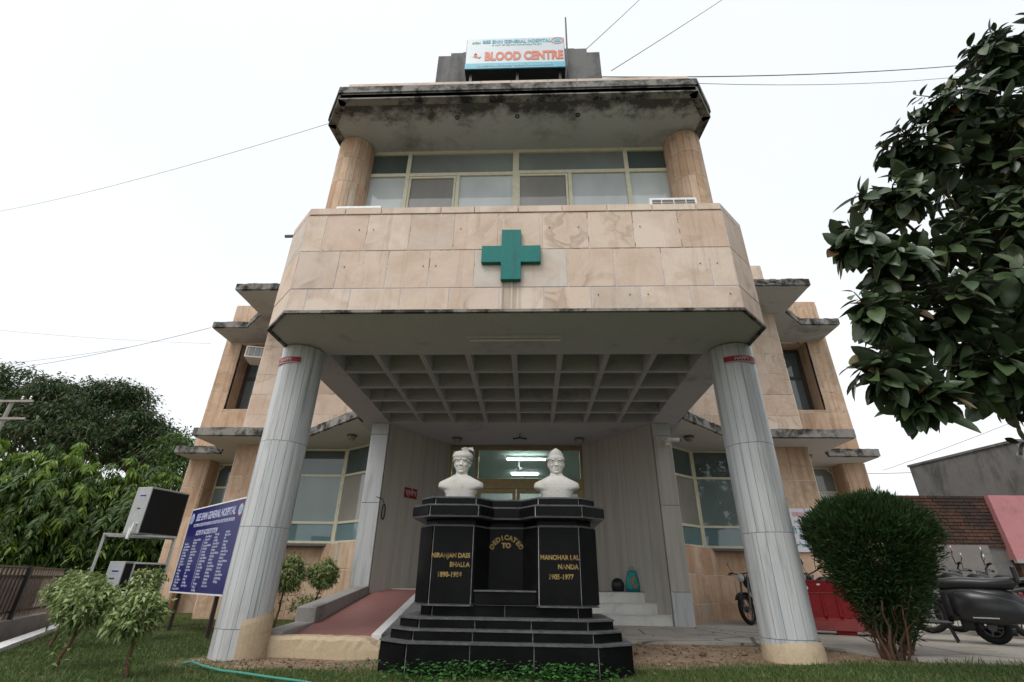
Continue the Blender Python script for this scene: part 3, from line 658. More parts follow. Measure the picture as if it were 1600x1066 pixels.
# entrance
fr, L = frame((-2.0, 13.6), (1.73, 13.6)); gx0 = lambda x: x+2.0
mb = MB(); fz_ = 4.215
mb.box(0, L, -.1, 0, fz_-.11, fz_, fr); mb.box(0, .08, -.098, -.002, .6, fz_-.11, fr); mb.box(L-.09, L, -.098, -.002, .6, fz_-.11, fr)
mb.box(gx0(-1.28), gx0(-1.18), -.096, .004, .6, fz_-.11, fr); mb.box(gx0(-1.18), L-.09, -.094, .002, 3.05, 3.31, fr)
ent = mb.build('entrance_frame', 'bronze', Bp)
MB().box(gx0(-1.19), L-.08, -.06, -.05, 3.3, fz_-.1, fr).build('pane', 'clear', ent); MB().box(.07, gx0(-1.27), -.06, -.05, .62, fz_-.1, fr).build('pane', 'clear', ent)
for a, b in ((-1.17, .205), (.225, 1.63)):
    if a < 0: a, b = -1.17, -.13
    else: a, b = -.11, 1.63
    lf = MB().box(gx0(a), gx0(a)+.09, -.09, -.01, .62, 3.04, fr).box(gx0(b)-.09, gx0(b), -.09, -.01, .62, 3.04, fr).box(gx0(a)+.09, gx0(b)-.09, -.088, -.012, 2.93, 3.04, fr).box(gx0(a)+.09, gx0(b)-.09, -.088, -.012, .62, .78, fr).build('door', 'bronze', Bp)
    MB().box(gx0(a)+.08, gx0(b)-.08, -.06, -.05, .77, 2.94, fr).build('pane', 'clear', lf)
    MB().tube([(a+(.95 if a < -.5 else .12), 13.54, 1.4), (a+(.95 if a < -.5 else .12), 13.54, 1.9)], .018).build('handle', 'chrome', lf)
MB().box(-3.6, 3.6, 13.9, 20, .5, .6).build('lobby_floor', 'step_marble', Bp); MB().box(-3.6, 3.6, 13.9, 20, 4.5, 4.56).build('lobby_ceiling', 'lobby', Bp)
MB().box(-3.7, -3.0, 13.85, 20, .6, 4.5).build('lobby_wall', 'lobby', Bp); MB().box(2.6, 3.6, 13.85, 20, .6, 4.5).build('lobby_wall', 'lobby', Bp); MB().box(-3.0, 2.6, 19.8, 20, .6, 4.5).build('lobby_wall', 'lobby', Bp)
# hand the parts over to the building
for o in list(Bp.children):
    o.parent = B; o.location = (0, -13.6, 0)
bpy.data.objects.remove(Bp)
#@@NEXT
# ------------------------------------------------------------------ monument
MC = (-.04, 7.1)
mon = empty('memorial_pedestal', (MC[0], MC[1], -.2)); setp(mon, 'stepped black granite memorial pedestal with gold lettering on the lawn', 'monument')
def child(o, root): o.parent = root; o.matrix_parent_inverse = Matrix.Translation(root.location).inverted(); return o
def slabs(pts, z0, z1, n=None, mat='granite', th=.022, core=True, name='granite_slab', back=None):
    """pts: open front outline, left to right; slabs on each edge over a pale grout core"""
    poly = list(pts)+[(pts[-1][0], back or 8.0), (pts[0][0], back or 8.0)]
    if core:
        cx = sum(p[0] for p in pts)/len(pts); child(MB().prism(poly, z0, z1).build('core', 'grout'), mon)
    allp = [(pts[0][0], back or 8.0)]+list(pts)+[(pts[-1][0], back or 8.0)]
    for i, (a, b) in enumerate(zip(allp[:-1], allp[1:])):
        fr, L = frame(a, b); k = max(1, int(round(L/.75)))
        for q in range(k): 
            o = panel(fr, L*q/k, L*(q+1)/k, z0, z1, mat, None, name, th, .0055, .002, .003)
            if o: child(o, mon)
def topslab(pts, z, t=.018, grow=.03, back=8.02):
    cx = (pts[0][0]+pts[-1][0])/2
    P = [(x+(grow if x > cx else -grow)*(1 if i in (0, 1, len(pts)-2, len(pts)-1) else .3), y-grow) for i, (x, y) in enumerate(pts)]
    child(MB().prism(P+[(P[-1][0], back), (P[0][0], back)], z, z+t).build('top_slab', 'granite_top'), mon)
Y0 = 6.3
T1 = [(-1.46, Y0+.3), (-1.10, Y0), (1.02, Y0), (1.42, Y0+.3)]
T2 = [(-1.38, Y0+.42), (-1.07, Y0+.14), (.985, Y0+.14), (1.33, Y0+.42)]
T3 = [(-1.30, Y0+.5), (-1.04, Y0+.28), (.945, Y0+.28), (1.25, Y0+.5)]
PL = [(-1.10, Y0+.72), (-.94, Y0+.52), (.86, Y0+.52), (1.03, Y0+.72)]
BD = [(-1.18, 6.97), (-.98, 6.74), (-.46, 6.74), (-.28, 7.05), (.19, 7.05), (.38, 6.74), (.90, 6.74), (1.12, 6.97)]
CO = [(-1.28, 6.82), (-1.02, 6.57), (-.39, 6.57), (-.22, 6.85), (.14, 6.85), (.34, 6.57), (.94, 6.57), (1.23, 6.82)]
TP = [(-1.19, 6.92), (-.98, 6.70), (-.44, 6.70), (-.25, 6.95), (.17, 6.95), (.38, 6.70), (.91, 6.70), (1.12, 6.92)]
slabs(T1, -.35, .12); topslab(T1, .12)
slabs(T2, .138, .235); topslab(T2, .235)
slabs(T3, .253, .345); topslab(T3, .345)
slabs(PL, .363, .495, back=7.9)
slabs(BD, .50, 1.40, back=7.9)
topslab([(p[0], p[1]) for p in BD], .478, .018, .018, 7.92); topslab(BD, 1.40, .018, .012, 7.92)
nk = [(p[0]*.97, p[1]+.05) for p in BD]; child(MB().prism(nk+[(nk[-1][0], 7.85), (nk[0][0], 7.85)], 1.418, 1.50).build('neck', 'granite'), mon)
topslab(CO, 1.495, .016, .004); slabs(CO, 1.512, 1.635); topslab(CO, 1.636, .016, .012)
slabs(TP, 1.653, 1.745); topslab(TP, 1.746, .018, .02)
child(MB().prism([(-.452, 6.765), (.372, 6.765), (.30, 7.06), (-.36, 7.06)], .505, .64).build('ledge', 'granite'), mon)
child(MB().prism([(-.462, 6.75), (.382, 6.75), (.31, 7.06), (-.37, 7.06)], .641, .658).build('ledge_top', 'granite_top'), mon)
for body, sz, x, z, al in (('NIRANJAN DASS', .078, -.735, 1.02, 'CENTER'), ('BHALLA', .078, -.49, .915, 'RIGHT'), ('1890-1984', .08, -.74, .80, 'CENTER'), ('MANOHAR LAL', .078, .645, 1.01, 'CENTER'), ('NANDA', .078, .875, .905, 'RIGHT'), ('1905-1977', .08, .655, .79, 'CENTER')):
    child(text(body, sz, (x, 6.7125, z), 'gold', None, 0, al, .0025, sx=.86 if al == 'CENTER' and 'D' in body else .9), mon)
child(text('TO', .085, (-.045, 7.0225, 1.16), 'gold', None, bold=.005), mon)
for i, ch in enumerate('DEDICATED'):
    a = R(62-i*15.5); o = text(ch, .082, (0, 0, 0), 'gold', None, bold=.005)
    o.data.transform(Matrix.Translation((-.045+.19*math.sin(-a), 7.0225, 1.07+.19*math.cos(a))) @ Matrix.Rotation(-a, 4, 'Y') ); child(o, mon)
# busts
def bust(name, label, loc, kind):
    root = empty(name, loc); setp(root, label, 'statue', 'white marble busts on the black pedestal')
    mb = MB(); seg = 32
    def ring(z, hw, f, b, dz=0, pw=2.4):
        out = []
        for j in range(seg):
            t = 2*math.pi*j/seg; c, s = math.cos(t), math.sin(t)
            x = hw*math.copysign(abs(c)**(2/pw), c); y = (b if s > 0 else f)*math.copysign(abs(s)**(2/pw), s)
            out.append((x, y, z-dz*(x/hw)**2 if hw else z))
        return out
    mb.loft([ring(0, .195, .12, .10, 0, 3), ring(.06, .205, .135, .115, 0, 3), ring(.115, .235, .145, .125, -.01, 3), ring(.145, .30, .15, .13, -.01, 2.8), ring(.17, .316, .152, .135, 0, 2.8), ring(.21, .318, .152, .135, .006, 2.7), ring(.255, .305, .145, .13, .02, 2.6), ring(.29, .265, .13, .12, .035), ring(.315, .20, .108, .105, .03), ring(.335, .13, .09, .092, .01), ring(.345, .085, .076, .085, 0, 2), ring(.42, .08, .075, .085, 0, 2)])
    # head: rings from chin to crown
    H = [(.265, .040, .085, .05), (.28, .062, .105, .075), (.305, .080, .112, .095), (.34, .092, .114, .11), (.38, .100, .112, .125), (.42, .105, .108, .135), (.455, .108, .112, .138), (.49, .108, .108, .138), (.53, .102, .098, .128), (.565, .085, .075, .105), (.59, .05, .045, .06)]
    mb.loft([ring(z+.085, a, f, b, 0, 2.2) for z, a, f, b in H])
    def blob(c, r, n=10):
        rr = []
        for i in range(1, n):
            ph = math.pi*i/n; rr.append([(c[0]+r[0]*math.sin(ph)*math.cos(t), c[1]+r[1]*math.sin(ph)*math.sin(t), c[2]+.085-r[2]*math.cos(ph)) for t in np.linspace(0, 2*math.pi, 12, endpoint=False)])
        mb.loft(rr)
    mb.loft([[(-.012, -.105, .537), (.012, -.105, .537), (.010, -.085, .537), (-.010, -.085, .537)], [(-.014, -.128, .495), (.014, -.128, .495), (.02, -.09, .495), (-.02, -.09, .495)], [(-.02, -.142, .463), (.02, -.142, .463), (.028, -.095, .455), (-.028, -.095, .455)]])
    for sx in (-1, 1):
        blob((sx*.042, -.110, .460), (.040, .020, .012)); blob((sx*.055, -.092, .385), (.03, .022, .026)); blob((sx*.040, -.098, .433), (.017, .012, .010)); blob((sx*.108, .01, .41), (.014, .03, .045))
        blob((sx*.016, -.132, .378), (.014, .014, .010))
    blob((0, -.114, .338), (.034, .012, .008)); blob((0, -.112, .322), (.028, .012, .008)); blob((0, -.10, .288), (.035, .022, .02))
    if kind == 'cap': blob((0, -.116, .352), (.04, .012, .007))
    else: blob((0, -.116, .35), (.042, .012, .008))
    # jacket lapels and collar line
    if kind == 'turban':
        mb.tube([(-.085, -.07, .33), (-.05, -.125, .25), (-.01, -.145, .12)], [.014, .012, .006], 6); mb.tube([(.085, -.07, .33), (.05, -.125, .25), (.01, -.145, .12)], [.014, .012, .006], 6)
    else:
        mb.tube([(x, -.085+.9*abs(x)**2*4, .335+.1*abs(x)) for x in np.linspace(-.09, .09, 9)], .016, 6); mb.tube([(0, -.10, .32), (0, -.14, .24), (0, -.15, .12)], .006, 6)
    o = mb.build('body', 'bust', root, True)
    rm = o.modifiers.new('r', 'REMESH'); rm.mode = 'VOXEL'; rm.voxel_size = .0042; rm.use_smooth_shade = True
    sm = o.modifiers.new('s', 'SMOOTH'); sm.factor = .5; sm.iterations = 2
    mb = MB()
    if kind == 'turban':
        mb.loft([ring(z, a, f, b, 0, 2.1) for z, a, f, b in ((.47, .112, .112, .138), (.49, .132, .125, .15), (.525, .146, .136, .162), (.57, .146, .132, .16), (.615, .125, .11, .135), (.648, .08, .07, .09), (.66, .03, .03, .03))])
        for k in range(5):
            pts = []
            for t in np.linspace(0, 2*math.pi, 25)[:-1]: pts.append(((.130-.004*abs(k-1))*math.cos(t), (.122-.004*abs(k-1))*math.sin(t)+.012, .475+.034*k-.05*abs(math.cos(t))**1.5*(1-k*.15)+.022*math.cos(t)*(1 if k % 2 else -1)))
            mb.tube(pts+[pts[0]], .019, 6, False)
        fan = []
        for k in range(6): mb.loft([[(.0+.01*k, .0, .64), (.02+.01*k, .0, .64), (.02+.01*k, .02, .64), (.0+.01*k, .02, .64)], [(-.03+.028*k, -.02, .715+.005*k), (.0+.028*k, -.03, .72+.004*k), (.0+.028*k, .0, .725+.003*k), (-.03+.028*k, .01, .72)], [(.03+.022*k, -.03, .735-.016*k), (.055+.022*k, -.035, .73-.018*k), (.055+.022*k, -.01, .735-.018*k), (.03+.022*k, -.005, .74-.016*k)]])
        nm = 'turban'
    else:
        mb.loft([ring(.475, .116, .118, .150, 0, 2.2), ring(.478, .126, .128, .162, 0, 2.2), ring(.525, .124, .128, .16, 0, 2.2), ring(.535, .112, .12, .152, 0, 2.2), ring(.60, .098, .118, .145, 0, 2.1), ring(.65, .066, .108, .13, 0, 2.0), ring(.68, .026, .085, .10, 0, 1.9)])
        nm = 'cap'
    k_ = (.555, .465, .68) if kind == 'turban' else (.552, .475, .80); mb.v = [(x, y, k_[0]+(z-k_[1])*k_[2]) for x, y, z in mb.v]
    o = mb.build(nm, 'bust', root, True); rm = o.modifiers.new('r', 'REMESH'); rm.mode = 'VOXEL'; rm.voxel_size = .0045; rm.use_smooth_shade = True
    sm = o.modifiers.new('s', 'SMOOTH'); sm.factor = .5; sm.iterations = 1
    if kind == 'cap':
        mb = MB()
        for sx in (-1, 1):
            mb.tube([(sx*.044+.036*math.cos(t), -.121+.02*abs(math.cos(t))**2*(1 if sx*math.cos(t) > 0 else 0), .515+.027*math.sin(t)) for t in np.linspace(0, 2*math.pi, 17)], .0045, 6)
            mb.tube([(sx*.08, -.105, .52), (sx*.108, 0, .525)], .004, 6)
        mb.tube([(-.01, -.124, .52), (.01, -.124, .52)], .004, 6); mb.build('spectacles', 'bust', root)
    return root
bust('portrait_bust', 'white marble bust of a man wearing a turban with a fan of cloth', (-.70, 7.02, 1.764), 'turban')
bust('portrait_bust', 'white marble bust of a man wearing spectacles and a pointed cap', (.645, 7.02, 1.764), 'cap')

# ------------------------------------------------------------------ signs and fittings
cr = MB(); a, b = .148, .445
cp = [(-a, -b), (a, -b), (a, -a), (b, -a), (b, a), (a, a), (a, b), (-a, b), (-a, a), (-b, a), (-b, -a), (-a, -a)]
v = [(x, y, z*1.03) for y in (-.07, 0) for x, z in cp]; n = len(cp)
cr.add(v, [tuple(range(n)), tuple(range(2*n-1, n-1, -1))]+[(i, i+n, (i+1) % n+n, (i+1) % n) for i in range(n)])
o = cr.build('medical_cross', 'cross', None, bevel=.006); o.location = (0, 6.005, 5.17); setp(o, 'large weathered green cross mounted on the sandstone fascia', 'sign')
sg = empty('roof_sign', (-.055, 7.5, 10.035)); setp(sg, 'white illuminated box sign reading BLOOD CENTRE on the roof edge', 'sign')
sg['label'] = 'pale box sign with red BLOOD CENTRE lettering on the roof edge'
child(MB().box(-1.24, 1.13, 7.325, 7.72, 11.52, 12.66).build('case', 'black'), sg)
child(MB().box(-1.225, 1.115, 7.30, 7.325, 11.72, 12.65).build('face', 'sign_white'), sg)
child(MB().box(-1.235, 1.125, 7.298, 7.326, 11.53, 11.72).build('footer_strip', 'sign_cyan'), sg)
for x in (-1.1, 0, 1.0): child(MB().box(x-.03, x+.03, 7.4, 7.46, 10.035, 11.52).build('leg', 'black'), sg)
child(text('BLOOD CENTRE', .42, (.15, 7.294, 11.83), 'sign_red', None, bold=.020, sx=.60), sg)
child(text('BEE ENN GENERAL HOSPITAL', .165, (-.02, 7.294, 12.47), 'sign_cyan', None, bold=.005, sx=.76), sg)
child(text('(A UNIT OF BEE ENN CHARITABLE TRUST)', .075, (-.02, 7.294, 12.37), 'sign_green', None, sx=.85), sg)
child(text('GH HOSPITAL COMPLEX  PHONE  24 HOURS SERVICE', .085, (-.05, 7.292, 11.59), 'sign_white', None, sx=.9), sg)
mb = MB(); q = []
for r0, r1 in ((.105, .125),):
    for k in range(28):
        t0, t1 = 2*math.pi*k/28, 2*math.pi*(k+1)/28; q = [(.96+r*1.15*math.cos(t), 7.293, 12.51+r*math.sin(t)) for r, t in ((r0, t0), (r1, t0), (r1, t1), (r0, t1))]; mb.add(q, [(0, 1, 2, 3)])
child(mb.build('emblem_ring', 'sign_red'), sg)
child(MB().add([(.96+.085*math.cos(t), 7.2935, 12.51+.06*math.sin(t)) for t in np.linspace(0, 2*math.pi, 20)[:-1]], [tuple(range(19))]).build('emblem', 'sign_cyan'), sg)
child(text('BGH', .1, (-1.0, 7.294, 12.46), 'sign_green', None, bold=.004), sg)
mb = MB(); mb.add([(-1.12, 7.293, 11.97), (-.9, 7.293, 11.90), (-.86, 7.293, 11.97), (-.98, 7.293, 11.95)], [(0, 1, 2, 3)]); mb.add([(-1.0+.045*math.cos(t), 7.293, 12.02+.05*math.sin(t)) for t in np.linspace(0, 2*math.pi, 12)[:-1]]+[(-1.0, 7.293, 12.13)], [tuple(range(11)), (1, 5, 11)])
child(mb.build('lamp_emblem', 'sign_red'), sg)
o = MB().tube([(1.23, 7.9, 10.035), (1.26, 7.86, 14.4)], [.03, .02], 8).build('antenna_mast', 'wire'); setp(o, 'thin dark mast rising beside the roof sign', 'mast')
# blue board
bl = empty('notice_board', (-5.9, 9.85, -.18)); setp(bl, 'navy blue accreditation board with white lettering beside the left column', 'sign')
A_, B_ = (-7.1, 10.9), (-4.87, 9.0); fb, LB = frame(A_, B_); bz = math.atan2(B_[1]-A_[1], B_[0]-A_[0])
child(MB().box(0, LB, -.03, 0, .5, 2.06, fb).build('panel', 'board_blue'), bl)
mb = MB(); mb.box(-.025, LB+.025, -.04, .008, 2.06, 2.085, fb).box(-.025, LB+.025, -.04, .008, .475, .5, fb).box(-.025, 0, -.04, .008, .5, 2.06, fb).box(LB, LB+.07, -.06, .008, .5, 2.06, fb); child(mb.build('frame', 'iron_white'), bl)
for s_ in (.35, LB-.5): child(MB().box(s_, s_+.06, -.1, -.04, -.3, 1.9, fb).build('leg', 'frame_brown'), bl)
def bt(body, size, s_, z, al='CENTER', bold=0, sx=1): child(text(body, size, fb(s_, .004, z), 'board_text', None, bz, al, bold, sx=sx), bl)
bt('BEE ENN GENERAL HOSPITAL', .20, LB*.5, 1.82, bold=.006, sx=.80); bt('NATIONAL ACCREDITATION BOARD FOR HOSPITALS & HEALTHCARE PROVIDERS', .088, LB*.5, 1.70, bold=.002, sx=.68)
bt('SCOPE OF ACCREDITATION', .13, LB*.42, 1.53, bold=.004, sx=.72)
wds = ['Anaesthesia', 'Cardiology', 'Dermatology', 'Emergency Medicine', 'ENT', 'General Medicine', 'General Surgery', 'Obstetrics', 'Nephrology', 'Neurology', 'Ophthalmology', 'Orthopaedics', 'Paediatrics', 'Psychiatry', 'Urology', 'Radiology', 'Pathology', 'Blood Centre']
for c_i, (s_, n_, zt) in enumerate(((.12, 16, 1.36), (.62, 16, 1.42), (1.28, 18, 1.46), (1.78, 17, 1.48), (2.3, 16, 1.50))):
    bt('\n'.join(wds[(i*5+c_i*3) % 18] for i in range(n_)), .058, s_, zt, 'LEFT', .0006, .85)
child(MB().box(1.20, 1.212, 0, .004, .6, 1.42, fb).build('divider', 'board_text'), bl)
for s_, c_ in ((.14, 'sign_cyan'), (LB-.17, 'sign_cyan')):
    mb = MB(); mb.add([fb(s_+.11*math.cos(t), .003, 1.88+.11*math.sin(t)) for t in np.linspace(0, 2*math.pi, 25)[:-1]], [tuple(range(24))]); child(mb.build('emblem_ring', 'sign_red' if s_ > 1 else 'board_text'), bl)
    mb = MB(); mb.add([fb(s_+.092*math.cos(t), .006, 1.88+.092*math.sin(t)) for t in np.linspace(0, 2*math.pi, 25)[:-1]], [tuple(range(24))]); child(mb.build('emblem', 'board_text'), bl)
    mb = MB(); mb.add([fb(s_+.055*math.cos(t), .009, 1.88+.055*math.sin(t)) for t in np.linspace(0, 2*math.pi, 13)[:-1]], [tuple(range(12))]); child(mb.build('emblem_mark', 'sign_cyan'), bl)
# red plates on the columns, curved round the shaft
def colplate(ax, a0, a1, z0, z1, label):
    o = empty('column_plate', (ax, 7.4-.35, z0)); setp(o, label, 'sign'); r = .346; mb = MB(); rings = []
    for t in np.linspace(a0, a1, 9): rings.append([(ax+q*math.sin(t), 7.4-q*math.cos(t), z) for q, z in ((r, z0), (r+.008, z0), (r+.008, z1), (r, z1))])
    child(MB().loft(rings).build('plate', 'tag_red'), o)
    for zz in (z0-.012, z1): 
        child(MB().loft([[(ax+q*math.sin(t), 7.4-q*math.cos(t), z) for q, z in ((r, zz), (r+.011, zz), (r+.011, zz+.012), (r, zz+.012))] for t in np.linspace(a0, a1, 9)]).build('rim', 'tag_text'), o)
    me = text('HAPPY', .075, (0, 0, 0), 'tag_text', None, bold=.002, rx=0)
    for v in me.data.vertices:
        x, y, z = v.co; t = (a0+a1)/2+x*1.0/r; rr = r+.009+z; v.co = (ax+rr*math.sin(t), 7.4-rr*math.cos(t), z0+.022+y)
    child(me, o)
colplate(-3.58, R(-62), R(22), 3.90, 3.99, 'small red plate wrapped round the top of the left portico column')
colplate(3.58, R(-42), R(48), 3.90, 3.99, 'small red plate wrapped round the top of the right portico column')
# red plate and hook on the marble wall, both parallel to it
fw_, LW = frame((-3.19, 11.55), (-2.02, 13.6)); wz = math.atan2(13.6-11.55, -2.02+3.19)
pl = empty('wall_plate', fw_(.92, .02, 2.6)); setp(pl, 'small red notice plate on the striped marble wall', 'sign')
child(MB().box(.72, 1.17, .023, .035, 2.58, 2.82, fw_).build('plate', 'tag_red'), pl); child(text('प्रवेश', .17, fw_(.945, .038, 2.65), 'tag_text', None, wz, bold=.003), pl)
o = empty('wall_bracket', fw_(.12, .02, 2.0)); setp(o, 'black looped cable bracket hanging on the marble wall', 'bracket')
child(MB().tube([fw_(.1, .03, 2.36), fw_(.02, .05, 2.44), fw_(-.2, .06, 2.46)], .008, 6).build('cable', 'black'), o)
child(MB().tube([fw_(.1+.05*math.sin(t), .04, 2.17+.17*math.cos(t)) for t in np.linspace(0, 2*math.pi, 17)], .012, 6).build('loop', 'black'), o)
# ceiling lamps
for x, y, lab in ((-4.5, 12.6, 'round ceiling lamp under the left canopy'), (4.4, 12.6, 'round ceiling lamp under the right canopy'), (-1.7, 12.85, 'round porch ceiling lamp above the turbaned bust'), (1.58, 12.85, 'round porch ceiling lamp above the capped bust'), (8.4, 14.6, 'round ceiling lamp under the outer right canopy')):
    o = empty('ceiling_lamp', (x, y, SF)); setp(o, lab, 'lamp', 'round ceiling lamps'); child(MB().lathe([(.0001, SF-.0), (.13, SF), (.135, SF-.04), (.11, SF-.06)], (x, y, 0)).build('base', 'core'), o); child(MB().lathe([(.12, SF-.045), (.11, SF-.09), (.07, SF-.13), (.0001, SF-.145)], (x, y, 0)).build('shade', 'glass_tan', None, True), o)
o = empty('tube_light', (.04, 6.85, SF)); setp(o, 'unlit tube light batten under the front soffit', 'lamp'); child(MB().box(-.72, .80, 6.80, 6.88, SF-.05, SF).build('batten', 'soffit'), o); child(MB().tube([(-.68, 6.84, SF-.07), (.76, 6.84, SF-.07)], .016).build('tube', 'soffit_white'), o)
o = empty('ceiling_hook', (0, 12.4, SF)); setp(o, 'small dark fan hook under the porch ceiling', 'hook'); child(MB().tube([(0, 12.4, SF), (0, 12.4, SF-.12)], .012).build('rod', 'black'), o); child(MB().tube([(-.18, 12.4, SF-.14), (0, 12.4, SF-.11), (.18, 12.4, SF-.14)], .02).build('arms', 'black'), o)
# security camera on the right pilaster
o = empty('security_camera', (3.55, 11.5, 3.75)); setp(o, 'white bullet security camera on the right pilaster', 'camera')
child(MB().box(3.44, 3.56, 11.46, 11.5, 3.70, 3.82).build('mount', 'iron_white'), o); child(MB().tube([(3.46, 11.44, 3.77), (3.62, 11.30, 3.79)], .035, 10).build('arm', 'iron_white'), o)
child(MB().tube([(3.48, 11.33, 3.80), (3.74, 11.26, 3.77)], .05, 12).build('body', 'iron_white'), o); child(MB().tube([(3.742, 11.26, 3.77), (3.76, 11.255, 3.768)], .04, 12).build('lens', 'black'), o)
# window air conditioners
def ac(name, label, loc, w_, d_, h_, rz, grille='front'):
    o = empty(name, loc, rz); setp(o, label, 'air conditioner', 'window air conditioners')
    MB().box(-w_/2, w_/2, 0, d_, 0, h_).build('case', 'iron_white', o, bevel=.01)
    MB().box(-w_/2+.04, w_/2-.04, -.004, 0, .05, h_-.05).build('grille', 'core', o)
    for k in range(9): MB().box(-w_/2+.045, w_/2-.045, -.012, -.004, .06+k*(h_-.13)/9, .06+k*(h_-.13)/9+.012).build('slat', 'iron_grey', o)
    for x in (-.2, .0, .2): MB().box(x-.006, x+.006, -.016, -.012, .05, h_-.05).build('bar', 'iron_white', o)
    return o
ac('air_conditioner', 'white window air conditioner on the ledge left of the upper windows', (-2.64, 6.3, 5.98), .78, .6, .50, 0)
ac('air_conditioner', 'white window air conditioner on the ledge right of the upper windows', (2.68, 6.3, 5.99), .78, .6, .57, 0)
ac('air_conditioner', 'window air conditioner poking from the left wing upper window', (-9.3, 14.95, 7.62), .62, .75, .42, R(14))
ac('air_conditioner', 'window air conditioner low in the right wing upper window', (8.42, 15.1, 6.0), .62, .75, .46, R(-8))
# outdoor condenser units on their frame
def condenser(label, loc, rz, h_=.95, w_=.95, d_=.42):
    o = empty('condenser_unit', loc, rz); setp(o, label, 'air conditioner', 'outdoor condenser units')
    MB().box(-w_/2, w_/2, -d_/2, d_/2, 0, h_).build('casing', 'unit_grey', o, bevel=.012)
    MB().box(-w_/2+.02, w_/2-.03, -d_/2-.006, -d_/2, .03, h_-.04).build('coil', 'black', o)
    for k in range(24): x = -w_/2+.03+k*(w_-.07)/24; MB().box(x, x+.006, -d_/2-.010, -d_/2-.006, .03, h_-.04).build('fin', 'black', o)
    MB().box(-w_/2-.004, -w_/2, -.1, .06, h_-.22, h_-.15).build('badge', 'board_text', o); MB().box(-w_/2-.005, -w_/2-.002, -.1, .06, h_-.2, h_-.165).build('badge_mark', 'board_blue', o)
    MB().box(-w_/2-.006, -w_/2, -.05, .03, h_*.52, h_*.52+.025).build('handle_slot', 'black', o)
    MB().tube([(-w_/2, -.1, .2), (-w_/2-.06, -.1, .2), (-w_/2-.07, -.1, .05), (-w_/2-.05, -.05, -.1)], .022, 8).tube([(-w_/2, -.02, .12), (-w_/2-.05, -.02, .12), (-w_/2-.07, -.04, -.1)], .018, 8).build('pipe', 'iron_white', o)
    return o
condenser('grey condenser unit on top of the steel stand by the trees', (-7.95, 11.0, 1.55), R(76))
condenser('grey condenser unit low on the steel stand behind the clipped shrubs', (-8.0, 11.0, .35), R(76), .68)
st = empty('steel_stand', (-8.0, 10.95, -.18), R(38)); setp(st, 'pale angle iron stand carrying two condenser units', 'stand')
for x in (-.72, -.05, .52):
    for y in (-.3, .3):
        if x == -.05 and y > 0: continue
        MB().box(x-.015, x+.015, y-.015, y+.015, -.1, 1.70 if x != -.05 else 1.2).build('leg', 'iron_grey', st)
for z in (.48, 1.69):
    for y in (-.3, .3): MB().box(-.74, .54, y-.022, y+.022, z, z+.035).build('rail', 'iron_grey', st)
    for x in (-.72, .52): MB().box(x-.021, x+.021, -.3, .3, z-.001, z+.034).build('cross_rail', 'iron_grey', st)
MB().box(-.07, .52, -.325, -.28, 1.17, 1.2).build('rail', 'iron_grey', st)
# banner on the right pier
bn = empty('flex_banner', (7.2, 13.6, 1.55)); setp(bn, 'white printed banner on the right pier behind the clipped shrub', 'banner')
child(MB().box(6.72, 8.5, 13.62, 13.635, 1.55, 2.6).build('sheet', 'banner'), bn)
for z_, c_, bd, sz in ((2.4, 'pink_text', '+ रक्त दान केंद्र +', .16), (2.22, 'pink_text', '+ +', .15), (1.98, 'teal_text', 'बी एन अस्पताल', .2), (1.72, 'teal_text', 'بلڈ سینٹر', .2)): child(text(bd, sz, (6.95, 13.612, z_), c_, None, 0, 'LEFT', .002), bn)
# lobby lamps and fan
for u, v, y, lab in ((822, 718, 16, 'lit fluorescent tube seen through the entrance glass, upper one'), (820, 741, 18.8, 'lit fluorescent tube seen through the entrance glass, lower one')):
    p = onY(u, v, y); o = empty('fluorescent_lamp', p); setp(o, lab, 'lamp', 'lobby tube lamps'); w_ = .62 if y < 17 else .5
    child(MB().box(p.x-w_-.05, p.x+w_+.05, y-.03, y+.03, p.z+.03, p.z+.09).build('batten', 'iron_white'), o); child(MB().tube([(p.x-w_, y, p.z), (p.x+w_, y, p.z)], .028).build('tube', 'tube'), o)
    for x in (-.4, .4): child(MB().tube([(p.x+x, y, p.z+.09), (p.x+x, y, 4.5)], .008, 6).build('hanger', 'iron_grey'), o)
p = onY(811, 733, 16.6); o = empty('ceiling_fan', p); setp(o, 'white ceiling fan hanging in the lit lobby', 'fan'); child(MB().tube([p, (p.x, p.y, 4.5)], .02).build('rod', 'iron_white'), o); child(MB().lathe([(.0001, .06), (.10, .05), (.12, 0), (.09, -.05), (.0001, -.06)], p).build('motor', 'iron_white'), o)
for k in range(3):
    t = R(20+120*k); d = Vector((math.cos(t), math.sin(t), 0)); e = Vector((-d.y, d.x, 0))*.06; mb = MB(); P = p+d*.12; Q = p+d*.62
    mb.add([P-e*.6, Q-e, Q+e, P+e*.6, P-e*.6+Vector((0, 0, .008)), Q-e+Vector((0, 0, .008)), Q+e+Vector((0, 0, .02)), P+e*.6+Vector((0, 0, .02))], [(3, 2, 1, 0), (4, 5, 6, 7), (0, 1, 5, 4), (1, 2, 6, 5), (2, 3, 7, 6), (3, 0, 4, 7)]); child(mb.build('blade', 'iron_white'), o)
